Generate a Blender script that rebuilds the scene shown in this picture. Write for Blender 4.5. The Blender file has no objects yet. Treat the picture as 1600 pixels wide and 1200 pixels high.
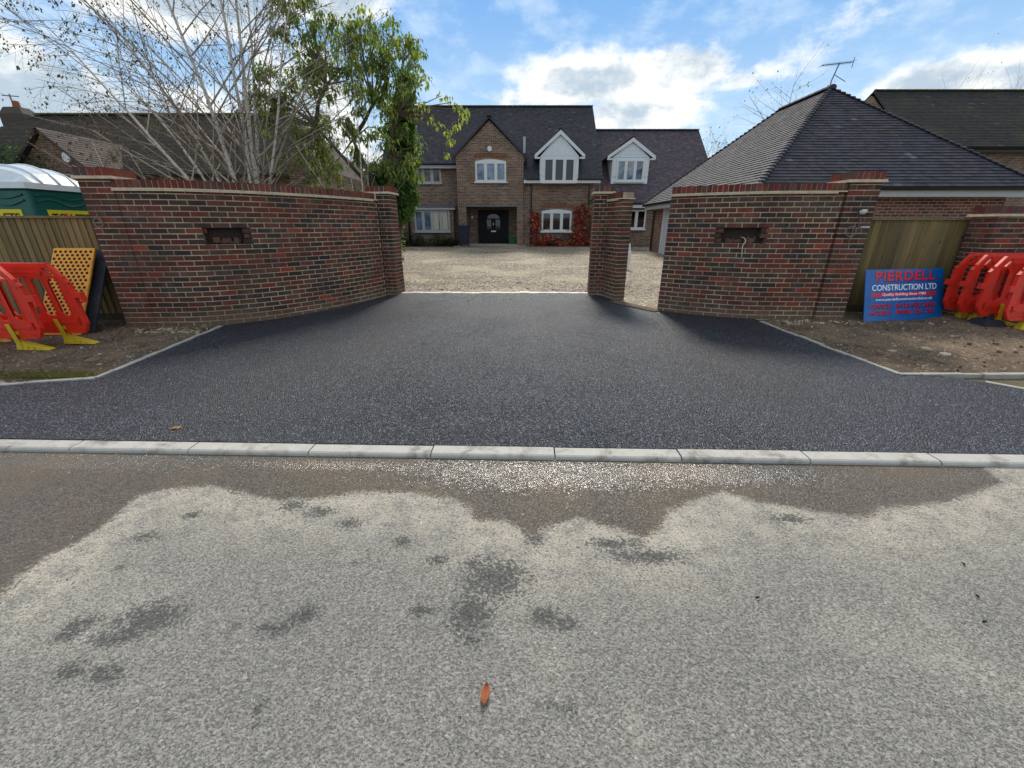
import bpy, math, random
import numpy as np
from mathutils import Vector, Matrix, noise as mnoise
R = math.radians
random.seed(7)
scene = bpy.context.scene
COL = scene.collection

# ---------------------------------------------------------------- camera
cam_d = bpy.data.cameras.new('camera'); cam = bpy.data.objects.new('camera', cam_d); COL.objects.link(cam)
cam_d.sensor_width = 36.0; cam_d.lens = 14.4; cam_d.clip_start = 0.05; cam_d.clip_end = 2000
cam.location = (0, 0, 1.58); cam.rotation_euler = (R(90 - 21.1), 0, 0)
scene.camera = cam
scene.view_settings.view_transform = 'Standard'; scene.view_settings.look = 'None'
scene.view_settings.gamma = 1.0; scene.view_settings.use_curve_mapping = False
scene.view_settings.exposure = 0.45
scene.cycles.max_bounces = 6
SUN_EL, SUN_AZ = 43.0, 4.0

# ---------------------------------------------------------------- node helper
class NT:
    def __init__(s, tree): s.t = tree; tree.nodes.clear()
    def n(s, typ, ins=None, **props):
        nd = s.t.nodes.new(typ)
        for k, v in props.items(): setattr(nd, k, v)
        for k, v in (ins or {}).items():
            sock = nd.inputs[k]
            if hasattr(v, 'is_output'): s.t.links.new(v, sock)
            else: sock.default_value = v
        return nd
    def m(s, op, a, b=0.0, c=0.0, clamp=False):
        nd = s.n('ShaderNodeMath', {0: a, 1: b, 2: c}, operation=op); nd.use_clamp = clamp
        return nd.outputs[0]
    def mix(s, f, a, b, blend='MIX'):
        nd = s.n('ShaderNodeMix', data_type='RGBA', blend_type=blend)
        for i, v in ((0, f), (6, a), (7, b)):
            if hasattr(v, 'is_output'): s.t.links.new(v, nd.inputs[i])
            else: nd.inputs[i].default_value = v
        return nd.outputs[2]
    def noise(s, vec, scale, detail=3, rough=.5, out=0):
        return s.n('ShaderNodeTexNoise', {'Vector': vec, 'Scale': scale, 'Detail': detail, 'Roughness': rough}).outputs[out]
    def voro(s, vec, scale, out=0, feature='F1'):
        return s.n('ShaderNodeTexVoronoi', {'Vector': vec, 'Scale': scale}, feature=feature).outputs[out]
    def ss(s, x, a, b, lo=0.0, hi=1.0):
        nd = s.n('ShaderNodeMapRange', {0: x, 1: a, 2: b, 3: lo, 4: hi}, interpolation_type='SMOOTHSTEP')
        return nd.outputs[0]
    def lin(s, x, a, b, lo=0.0, hi=1.0):
        return s.n('ShaderNodeMapRange', {0: x, 1: a, 2: b, 3: lo, 4: hi}).outputs[0]

def C4(r, g, b): return (r, g, b, 1.0)
def S(r, g, b):
    f = lambda v: ((v/255+.055)/1.055)**2.4 if v/255 > .04045 else v/255/12.92
    return (f(r), f(g), f(b), 1.0)

# ---------------------------------------------------------------- world
w = bpy.data.worlds.new("World"); scene.world = w; w.use_nodes = True
T = NT(w.node_tree)
geo = T.n('ShaderNodeTexCoord').outputs['Generated']
sky = T.n('ShaderNodeTexSky', sky_type='NISHITA')
sky.sun_disc = False; sky.sun_elevation = R(SUN_EL); sky.sun_rotation = R(SUN_AZ)
sky.air_density = 1.0; sky.dust_density = .6; sky.ozone_density = 1.5
sep = T.n('ShaderNodeSeparateXYZ', {0: geo})
X, Y, Z = sep.outputs
az = T.m('MULTIPLY', T.m('ARCTAN2', X, Y), 57.2958)
el = T.m('MULTIPLY', T.m('ARCSINE', Z), 57.2958)
# stretched coordinates so clouds flatten towards the horizon
zc = T.m('ADD', T.m('ABSOLUTE', Z), .28)
cv = T.n('ShaderNodeCombineXYZ', {0: T.m('DIVIDE', X, zc), 1: T.m('DIVIDE', Y, zc), 2: 0.0}).outputs[0]
n1 = T.noise(cv, 1.6, 8, .55); n2 = T.noise(cv, 5.5, 8, .62); n3 = T.noise(geo, 9.0, 7, .6)
fluff = T.m('ADD', T.m('MULTIPLY', n3, .75), T.m('MULTIPLY', n2, .45))
CL = [(9, 15.2, 9.5, 2.6, .95), (18, 15.4, 8, 2.6, .9), (25, 14.2, 5.0, 1.5, .62), (15, 12.2, 8, 2.4, .9), (0, 13.8, 5, 1.3, .6),
      (-33, 19.5, 12, 3.5, .9), (-45, 9.0, 9, 5.6, 1.1), (-36, 8.0, 9, 4.4, 1.0), (-28, 7, 8, 4.2, .9), (-19, 21.0, 6, 2.4, 1.0), (-23, 12, 6, 6.5, .85),
      (-15, 7, 10, 4.5, .7), (41.5, 11.8, 6, 1.9, .9), (47, 11.0, 6, 2.4, .9), (13, 8.5, 10, 2.8, .8), (35, 16.5, 16, 5.0, .30), (6, 8, 10, 2.4, .7),
      (30, 8, 8, 2.4, .35), (14, 21, 12, 2.4, .22)]
dens = None
for a0, e0, ra, re, wt in CL:
    da = T.m('DIVIDE', T.m('SUBTRACT', az, a0), ra); de = T.m('DIVIDE', T.m('SUBTRACT', el, e0), re)
    r2 = T.m('ADD', T.m('MULTIPLY', da, da), T.m('MULTIPLY', de, de))
    g = T.m('MULTIPLY', T.m('POWER', 2.71828, T.m('MULTIPLY', r2, -1.0)), wt)
    dens = g if dens is None else T.m('MAXIMUM', dens, g)
# everywhere outside the picture: broken cloud from noise
front = T.m('MULTIPLY', T.ss(T.m('ABSOLUTE', az), 50, 62), 1.0)
high = T.ss(el, 23, 32)
outm = T.m('MAXIMUM', front, high)
gen = T.ss(n1, .34, .56)
dens = T.m('MAXIMUM', dens, T.m('MULTIPLY', outm, gen))
cm = T.ss(T.m('ADD', dens, T.m('MULTIPLY', T.m('SUBTRACT', fluff, .6), 1.45)), .24, .62)
blue = T.mix(T.ss(el, 4, 26), S(182, 210, 232), S(102, 158, 216))
skycol = T.mix(.92, T.mix(1.0, sky.outputs[0], C4(.085, .085, .085), 'MULTIPLY'), blue)
wisp = T.m('MULTIPLY', T.ss(n2, .42, .72), .45)
skycol = T.mix(wisp, skycol, S(214, 228, 238))
rim = T.ss(T.m('ADD', T.m('ADD', T.m('MULTIPLY', n3, .5), T.m('MULTIPLY', n2, .5)), T.m('MULTIPLY', dens, -.30)), .18, .38)
ccol = T.mix(rim, S(172, 188, 202), C4(.86, .87, .85))
ccol = T.mix(T.m('MULTIPLY', T.m('MULTIPLY', outm, T.ss(n2, .4, .7)), .5), ccol, S(172, 170, 166))
fin = T.mix(cm, skycol, ccol)
below = T.ss(Z, -.02, 0.0)
fin = T.mix(below, C4(.12, .11, .1), fin)
bg = T.n('ShaderNodeBackground', {'Color': fin, 'Strength': 0.96})
T.n('ShaderNodeOutputWorld', {'Surface': bg.outputs[0]})

# ---------------------------------------------------------------- sun
sd = bpy.data.lights.new('sun', 'SUN'); so = bpy.data.objects.new('sun', sd); COL.objects.link(so)
sd.energy = 2.5; sd.angle = R(13.0); sd.color = (1.0, .93, .82)
v = Vector((math.sin(R(SUN_AZ))*math.cos(R(SUN_EL)), math.cos(R(SUN_AZ))*math.cos(R(SUN_EL)), math.sin(R(SUN_EL))))
so.rotation_euler = v.to_track_quat('Z', 'Y').to_euler(); so.location = (0, 0, 30)

# ---------------------------------------------------------------- materials
MATS = {}
def newmat(name):
    m = bpy.data.materials.new(name); m.use_nodes = True; MATS[name] = m
    return m, NT(m.node_tree)
def finish(t, **ins):
    b = t.n('ShaderNodeBsdfPrincipled', {k.replace('_', ' '): v for k, v in ins.items()})
    t.n('ShaderNodeOutputMaterial', {'Surface': b.outputs[0]})
    return b
def bump(t, h, strength=.5, dist=.01):
    return t.n('ShaderNodeBump', {'Height': h, 'Strength': strength, 'Distance': dist}).outputs[0]
def pos(t): return t.n('ShaderNodeNewGeometry').outputs['Position']
def obj(t): return t.n('ShaderNodeTexCoord').outputs['Object']

def simple(name, col, rough=.6, var=.12, vs=6.0, bmp=.0, bs=60, metal=0.0, spec=.5, dirt=None, dscale=3.0, damt=.35):
    m, t = newmat(name); p = obj(t)
    k = t.lin(t.noise(p, vs, 5, .6), .25, .75, 1-var, 1+var)
    c = t.mix(1.0, col, t.n('ShaderNodeCombineColor', {0: k, 1: k, 2: k}).outputs[0], 'MULTIPLY')
    if dirt: c = t.mix(t.m('MULTIPLY', t.ss(t.noise(p, dscale, 8, .7), .48, .7), damt), c, dirt)
    ins = dict(Base_Color=c, Roughness=t.lin(t.noise(p, vs*2, 3), .3, .7, max(.03, rough-.08), min(1, rough+.08)), Metallic=metal, Specular_IOR_Level=spec)
    if bmp: ins['Normal'] = bump(t, t.noise(p, bs, 4, .6), bmp, .01)
    finish(t, **ins); return m

def attrmat(name, rough=.85, bmp=.5, bs=90, var=.25, vs=25, dirt=None, damt=.4, dscale=2.0, spec=.3, splash=False):
    """colour per face from the mesh attribute 'Col' (each brick, tile or leaf has its own colour)"""
    m, t = newmat(name); p = pos(t)
    a = t.n('ShaderNodeAttribute', attribute_name='Col').outputs['Color']
    k = t.lin(t.noise(p, vs, 5, .65), .25, .75, 1-var, 1+var)
    c = t.mix(1.0, a, t.n('ShaderNodeCombineColor', {0: k, 1: k, 2: k}).outputs[0], 'MULTIPLY')
    if dirt: c = t.mix(t.m('MULTIPLY', t.ss(t.noise(p, dscale, 9, .72), .45, .72), damt), c, dirt)
    if splash:
        z_ = t.n('ShaderNodeSeparateXYZ', {0: p}).outputs[2]
        zz_ = t.m('ADD', z_, t.m('MULTIPLY', t.noise(p, 4, 6, .65), -.5))
        c = t.mix(t.ss(zz_, .18, -.12, 0, .75), c, S(116, 98, 80))
        c = t.mix(t.m('MULTIPLY', t.ss(t.noise(t.n('ShaderNodeMapping', {'Vector': p, 'Scale': (3, 3, .8)}).outputs[0], 1.0, 6, .7), .55, .75), .35), c, S(60, 48, 44))
    finish(t, Base_Color=c, Roughness=rough, Specular_IOR_Level=spec, Normal=bump(t, t.noise(p, bs, 4, .65), bmp, .006)); return m

attrmat('brick', .9, .7, 110, .3, 30, dirt=S(132, 112, 98), damt=.40, dscale=3.0, splash=True)
attrmat('tile', .78, .4, 120, .22, 14, dirt=S(70, 70, 56), damt=.35, dscale=.9)
attrmat('tile_moss', .9, .5, 60, .28, 9, dirt=S(76, 76, 50), damt=.45, dscale=.7)
attrmat('stone_bits', .9, .5, 90, .2, 20)

# mortar
m, t = newmat('mortar'); p = pos(t)
c = t.mix(t.ss(t.noise(p, 2.2, 6, .6), .35, .65), S(206, 188, 156), S(158, 140, 118))
finish(t, Base_Color=c, Roughness=.95, Normal=bump(t, t.noise(p, 220, 3), .5, .003))

# house brickwork (small in the picture): texture in metres on UV
def brickwork(name, c1, c2, mo, fade):
    m, t = newmat(name); uv = t.n('ShaderNodeUVMap').outputs[0]; p = pos(t)
    b = t.n('ShaderNodeTexBrick', {'Vector': uv, 'Color1': C4(0, 0, 0), 'Color2': C4(1, 1, 1), 'Mortar': C4(.5, .5, .5), 'Scale': 1.0, 'Mortar Size': .008, 'Mortar Smooth': .2, 'Brick Width': .225, 'Row Height': .075})
    b.offset = .5
    r = t.n('ShaderNodeValToRGB', {0: b.outputs[0]})
    e = r.color_ramp.elements; e[0].color = c1; e[1].color = c2
    x = e.new(.35); x.color = fade
    x = e.new(.6); x.color = [ (c1[i]+c2[i])*.55 for i in range(3)]+[1]
    c = t.mix(b.outputs[1], r.outputs[0], mo)
    k = t.lin(t.noise(p, 1.1, 6, .6), .3, .7, .8, 1.2)
    c = t.mix(1.0, c, t.n('ShaderNodeCombineColor', {0: k, 1: k, 2: k}).outputs[0], 'MULTIPLY')
    h = t.m('SUBTRACT', 1.0, b.outputs[1])
    finish(t, Base_Color=c, Roughness=.92, Specular_IOR_Level=.25, Normal=bump(t, h, .8, .008))
brickwork('house_brick', S(88, 66, 58), S(142, 112, 92), S(172, 164, 148), S(116, 88, 72))
brickwork('garage_brick', S(86, 58, 52), S(134, 88, 72), S(168, 158, 144), S(108, 66, 54))
brickwork('old_brick', S(88, 66, 56), S(126, 98, 80), S(140, 130, 116), S(104, 80, 66))

simple('white_trim', S(222, 224, 222), .45, .04, 3, dirt=S(170, 170, 165), damt=.25)
simple('grey_trim', S(176, 180, 178), .5, .05, 3)
simple('black_plastic', S(26, 27, 30), .4, .15, 8)
simple('cream_tile', S(206, 190, 160), .8, .12, 9, .4, 80, dirt=S(140, 128, 104), damt=.5, dscale=7)
simple('concrete', S(168, 164, 154), .85, .12, 9, .5, 120, dirt=S(118, 110, 98), damt=.6, dscale=5)
simple('threshold_mix', S(214, 208, 196), .6, .15, 14, .4, 60, dirt=S(128, 116, 98), damt=.8, dscale=9)
simple('kerb_concrete', S(184, 180, 172), .8, .10, 12, .5, 160, dirt=S(112, 104, 92), damt=.8, dscale=5)
simple('cladding', S(222, 230, 234), .55, .05, 4)
simple('door_dark', S(20, 18, 22), .6, .1, 5, spec=.25)
simple('chrome', S(200, 200, 200), .25, .05, 5, metal=.9)
simple('white_metal', S(196, 200, 202), .5, .06, 3, dirt=S(150, 148, 140), damt=.3)
simple('lead', S(110, 114, 120), .5, .1, 5, metal=.3)
simple('red_plastic', S(228, 52, 30), .42, .10, 7, .15, 40, dirt=S(130, 72, 54), damt=.5, dscale=4)
simple('yellow_plastic', S(206, 178, 24), .5, .12, 8, .1, 40, dirt=S(110, 96, 50), damt=.5, dscale=7)
simple('orange_mat', S(232, 160, 40), .6, .10, 10, .2, 60, dirt=S(130, 96, 60), damt=.45, dscale=6)
simple('rubber', S(34, 40, 50), .7, .15, 8, .2, 50, dirt=S(90, 84, 76), damt=.3)
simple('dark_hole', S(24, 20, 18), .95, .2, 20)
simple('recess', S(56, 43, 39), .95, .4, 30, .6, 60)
simple('sign_blue', S(2, 98, 172), .3, .05, 3, dirt=S(30, 60, 110), damt=.25)
simple('sign_red', S(220, 40, 60), .4, .02, 3)
simple('sign_white', S(236, 240, 244), .4, .02, 3)
simple('sign_black', S(16, 18, 40), .4, .02, 3)
simple('sign_yellow', S(226, 206, 40), .5, .05, 3)
simple('toilet_green', S(8, 92, 82), .35, .12, 3, dirt=S(20, 60, 54), damt=.3)
simple('toilet_white', S(222, 228, 234), .4, .05, 3, dirt=S(180, 184, 186), damt=.3)
simple('bin_plastic', S(34, 40, 58), .45, .1, 5)
simple('green_plastic', S(20, 90, 52), .5, .1, 5)
simple('curtain', S(206, 196, 170), .9, .08, 6)
simple('cable_white', S(200, 196, 184), .6, .05, 6)
simple('cable_grey', S(120, 118, 116), .6, .05, 6)
simple('terracotta', S(150, 82, 56), .8, .1, 8)
simple('render_grey', S(78, 70, 62), .9, .1, 3, .3, 40)
simple('dry_leaf', S(150, 84, 46), .7, .25, 60, .3, 120)

# glass: glossy; room darkness and, in the bluer kind, sky reflection painted as colour
for nm, base, ior in (('glass', S(18, 24, 28), 1.75), ('glass_sky_painted', S(110, 134, 160), 2.0)):
    m, t = newmat(nm); p = pos(t)
    c = t.mix(t.ss(t.noise(p, 1.6, 4, .6), .42, .6), base, [x*.35 for x in base[:3]]+[1])
    finish(t, Base_Color=c, Roughness=.04, IOR=ior, Normal=bump(t, t.noise(p, .9, 2), .12, .05))

# asphalt (new, damp sheen)
m, t = newmat('new_asphalt'); p = pos(t)
v1 = t.voro(p, 86); v1c = t.voro(p, 86, 1); v2 = t.voro(p, 110, 1)
k = t.n('ShaderNodeSeparateColor', {0: v1c}).outputs[0]
k2 = t.n('ShaderNodeSeparateColor', {0: v2}).outputs[1]
big = t.noise(p, .9, 5, .6); mid = t.noise(p, 5, 5, .6)
base = t.mix(t.ss(k, .10, 1.0), S(4, 5, 7), S(56, 63, 76))
base = t.mix(t.ss(k2, .90, .97), base, S(118, 127, 142))
base = t.mix(t.ss(k2, .22, .08), base, S(7, 7, 8))
kk = t.lin(t.m('ADD', t.m('MULTIPLY', big, .6), t.m('MULTIPLY', mid, .4)), .35, .65, .85, 1.12)
base = t.mix(1.0, base, t.n('ShaderNodeCombineColor', {0: kk, 1: kk, 2: kk}).outputs[0], 'MULTIPLY')
hh = t.m('ADD', t.m('MULTIPLY', v1, -1.0), t.m('MULTIPLY', k, .9))
finish(t, Base_Color=base, Roughness=t.lin(t.noise(p, 1.3, 4), .3, .7, .36, .48), Specular_IOR_Level=.42, Normal=bump(t, hh, 1.0, .008))

# old road with stains (mesh attributes: wet = signed distance to the wet edge, stain, puddle)
m, t = newmat('old_road'); p = pos(t)
at = lambda n_: t.n('ShaderNodeAttribute', attribute_name=n_).outputs['Fac']
pw = t.n('ShaderNodeVectorMath', {0: p, 1: t.n('ShaderNodeVectorMath', {0: t.noise(p, 60, 3, .6, 1), 1: (.012, .012, .012)}, operation='MULTIPLY').outputs[0]}, operation='ADD').outputs[0]
v1 = t.voro(pw, 95); v1c = t.n('ShaderNodeSeparateColor', {0: t.voro(pw, 95, 1)}); ka = v1c.outputs[0]; kb = v1c.outputs[1]
ve = t.voro(pw, 95, 0, 'DISTANCE_TO_EDGE'); v3 = t.voro(pw, 210); kc = t.n('ShaderNodeSeparateColor', {0: t.voro(pw, 210, 1)}).outputs[2]
big = t.noise(p, 1.3, 6, .6); mid = t.noise(p, 7, 6, .65); fine = t.noise(p, 46, 6, .75)
dry = t.mix(t.ss(ka, .0, 1.0), S(132, 129, 123), S(157, 153, 146))
dry = t.mix(t.m('MULTIPLY', t.ss(kc, .5, 1.0), .55), dry, S(104, 99, 90))
dry = t.mix(t.m('MULTIPLY', t.ss(kb, .95, .99), .5), dry, S(190, 184, 172))
pit = t.m('MULTIPLY', t.ss(t.noise(pw, 105, 2, .5), .50, .66), .46)
dry = t.mix(pit, dry, S(76, 72, 66))
wetd = at('wet')
edge_n = t.m('ADD', t.m('MULTIPLY', t.m('SUBTRACT', mid, .5), .16), t.m('MULTIPLY', t.m('SUBTRACT', fine, .5), .09))
wd = t.m('ADD', t.m('ADD', wetd, edge_n), t.m('MULTIPLY', t.m('SUBTRACT', ka, .5), .05))
# pale silt left where the water dried back
silt = t.m('MULTIPLY', t.ss(wd, -.62, -.02), t.ss(t.m('ADD', t.m('MULTIPLY', fine, .5), t.m('MULTIPLY', mid, .5)), .40, .56))
silt2 = t.m('MULTIPLY', t.ss(big, .50, .66), t.ss(fine, .42, .6))
silt = t.m('MAXIMUM', t.m('MULTIPLY', silt, .75), t.m('MULTIPLY', silt2, .35))
dry = t.mix(silt, dry, S(198, 188, 170))
stn = t.m('ADD', t.m('MULTIPLY', at('stain'), 1.0), t.m('MULTIPLY', t.m('SUBTRACT', t.m('ADD', t.m('MULTIPLY', fine, .65), t.m('MULTIPLY', mid, .35)), .5), 2.9))
stn = t.m('ADD', stn, t.m('MULTIPLY', t.m('SUBTRACT', ka, .5), 1.0))
sm_ = t.ss(stn, .42, .58)
dry = t.mix(t.m('MULTIPLY', sm_, .88), dry, t.mix(ka, S(48, 50, 50), S(92, 92, 88)))
wetc = t.mix(t.ss(ka, .0, 1.0), S(74, 68, 60), S(108, 100, 90))
wetc = t.mix(t.ss(big, .4, .7), wetc, S(104, 90, 72))
wm = t.ss(wd, -.015, .02)
base = t.mix(wm, dry, wetc)
kk = t.lin(big, .3, .7, .93, 1.07)
base = t.mix(1.0, base, t.n('ShaderNodeCombineColor', {0: kk, 1: kk, 2: kk}).outputs[0], 'MULTIPLY')
pud = t.ss(t.m('ADD', t.m('ADD', at('puddle'), t.m('MULTIPLY', t.m('SUBTRACT', ka, .5), .9)), t.m('MULTIPLY', t.m('SUBTRACT', mid, .5), 1.6)), .38, .72)
rough = t.mix(wm, C4(.86, .86, .86), C4(.42, .42, .42))
rough = t.mix(pud, rough, C4(.20, .20, .20))
hh = t.m('ADD', t.m('MULTIPLY', pit, -1.3), t.m('MULTIPLY', v1, -.8))
hh = t.m('ADD', hh, t.m('ADD', t.m('MULTIPLY', fine, .4), t.m('MULTIPLY', v3, -.3)))
bs = t.m('SUBTRACT', .85, t.m('MULTIPLY', pud, .35))
nb = t.n('ShaderNodeBump', {'Height': hh, 'Strength': bs, 'Distance': .0075}).outputs[0]
finish(t, Base_Color=base, Roughness=rough, Specular_IOR_Level=t.m('ADD', .45, t.m('MULTIPLY', pud, .55)), Normal=nb)

# gravel yard
m, t = newmat('gravel'); p = pos(t)
sp = t.n('ShaderNodeMapping', {'Vector': p, 'Scale': (1, 1, 1)}).outputs[0]
vc = t.n('ShaderNodeSeparateColor', {0: t.voro(p, 26, 1)}); v0 = t.voro(p, 26)
base = t.mix(t.ss(vc.outputs[0], .1, .95), S(84, 71, 57), S(156, 140, 117))
base = t.mix(t.ss(vc.outputs[1], .85, .95), base, S(208, 198, 180))
stre = t.noise(t.n('ShaderNodeMapping', {'Vector': p, 'Scale': (.35, 1.3, 1)}).outputs[0], 1.5, 7, .65)
base = t.mix(t.m('MULTIPLY', t.ss(stre, .50, .66), .65), base, S(84, 70, 55))
base = t.mix(t.m('MULTIPLY', t.ss(t.noise(p, .5, 5), .5, .62), .35), base, S(196, 180, 148))
finish(t, Base_Color=base, Roughness=.8, Normal=bump(t, t.m('MULTIPLY', v0, -1.0), 1.0, .02))

# bare soil
m, t = newmat('soil'); p = pos(t)
a1 = t.noise(p, 2.0, 8, .65); a2 = t.noise(p, 26, 6, .7); vv = t.n('ShaderNodeSeparateColor', {0: t.voro(p, 55, 1)}).outputs[0]
base = t.mix(t.ss(a1, .35, .65), S(84, 67, 53), S(124, 104, 82))
base = t.mix(t.ss(vv, .90, .97), base, S(170, 154, 132))
base = t.mix(t.m('MULTIPLY', t.ss(a2, .52, .7), .6), base, S(64, 50, 40))
finish(t, Base_Color=base, Roughness=.95, Normal=bump(t, t.m('ADD', a2, t.m('MULTIPLY', a1, 1.5)), 1.0, .03))

m, t = newmat('garden_ground'); p = pos(t)
base = t.mix(t.ss(t.noise(p, .6, 8, .65), .4, .6), S(84, 82, 56), S(104, 90, 68))
finish(t, Base_Color=base, Roughness=.95, Normal=bump(t, t.noise(p, 14, 6), .8, .05))

# fence timber
m, t = newmat('fence_wood'); p = obj(t)
a = t.n('ShaderNodeAttribute', attribute_name='Col').outputs['Color']
st = t.noise(t.n('ShaderNodeMapping', {'Vector': p, 'Scale': (30, 30, 1.6)}).outputs[0], 1.0, 6, .6)
kn = t.voro(t.n('ShaderNodeMapping', {'Vector': p, 'Scale': (9, 9, 3.0)}).outputs[0], 1.0)
c = t.mix(t.ss(st, .35, .7), a, t.mix(1.0, a, C4(.62, .60, .5), 'MULTIPLY'))
c = t.mix(t.ss(kn, .10, .05), c, S(60, 46, 28))
c = t.mix(t.m('MULTIPLY', t.ss(t.noise(p, 1.6, 6), .45, .65), .3), c, S(112, 106, 68))
finish(t, Base_Color=c, Roughness=.85, Normal=bump(t, st, .4, .004))

# leaves & bark
def leafmat(name, tr=.35, rough=.5):
    m, t = newmat(name)
    a = t.n('ShaderNodeAttribute', attribute_name='Col').outputs['Color']
    b = t.n('ShaderNodeBsdfPrincipled', {'Base Color': a, 'Roughness': rough, 'Specular IOR Level': .35})
    tl = t.n('ShaderNodeBsdfTranslucent', {'Color': t.mix(1.0, a, C4(1.25, 1.35, .65), 'MULTIPLY')})
    mx = t.n('ShaderNodeMixShader', {0: tr, 1: b.outputs[0], 2: tl.outputs[0]})
    t.n('ShaderNodeOutputMaterial', {'Surface': mx.outputs[0]})
leafmat('leaf', .5)
m, t = newmat('birch_bark'); p = pos(t)
rg = t.noise(t.n('ShaderNodeMapping', {'Vector': p, 'Scale': (12, 12, 34)}).outputs[0], 1.0, 5, .7)
c = t.mix(t.ss(rg, .56, .64), S(206, 200, 190), S(58, 50, 46))
finish(t, Base_Color=c, Roughness=.75, Normal=bump(t, rg, .3, .01))
simple('twig', S(112, 96, 84), .8, .2, 12)
simple('pale_twig', S(168, 156, 142), .8, .2, 9)
simple('bark', S(84, 76, 66), .9, .25, 14, .5, 40)
simple('grass_blade', S(92, 110, 50), .7, .2, 8)

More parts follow.
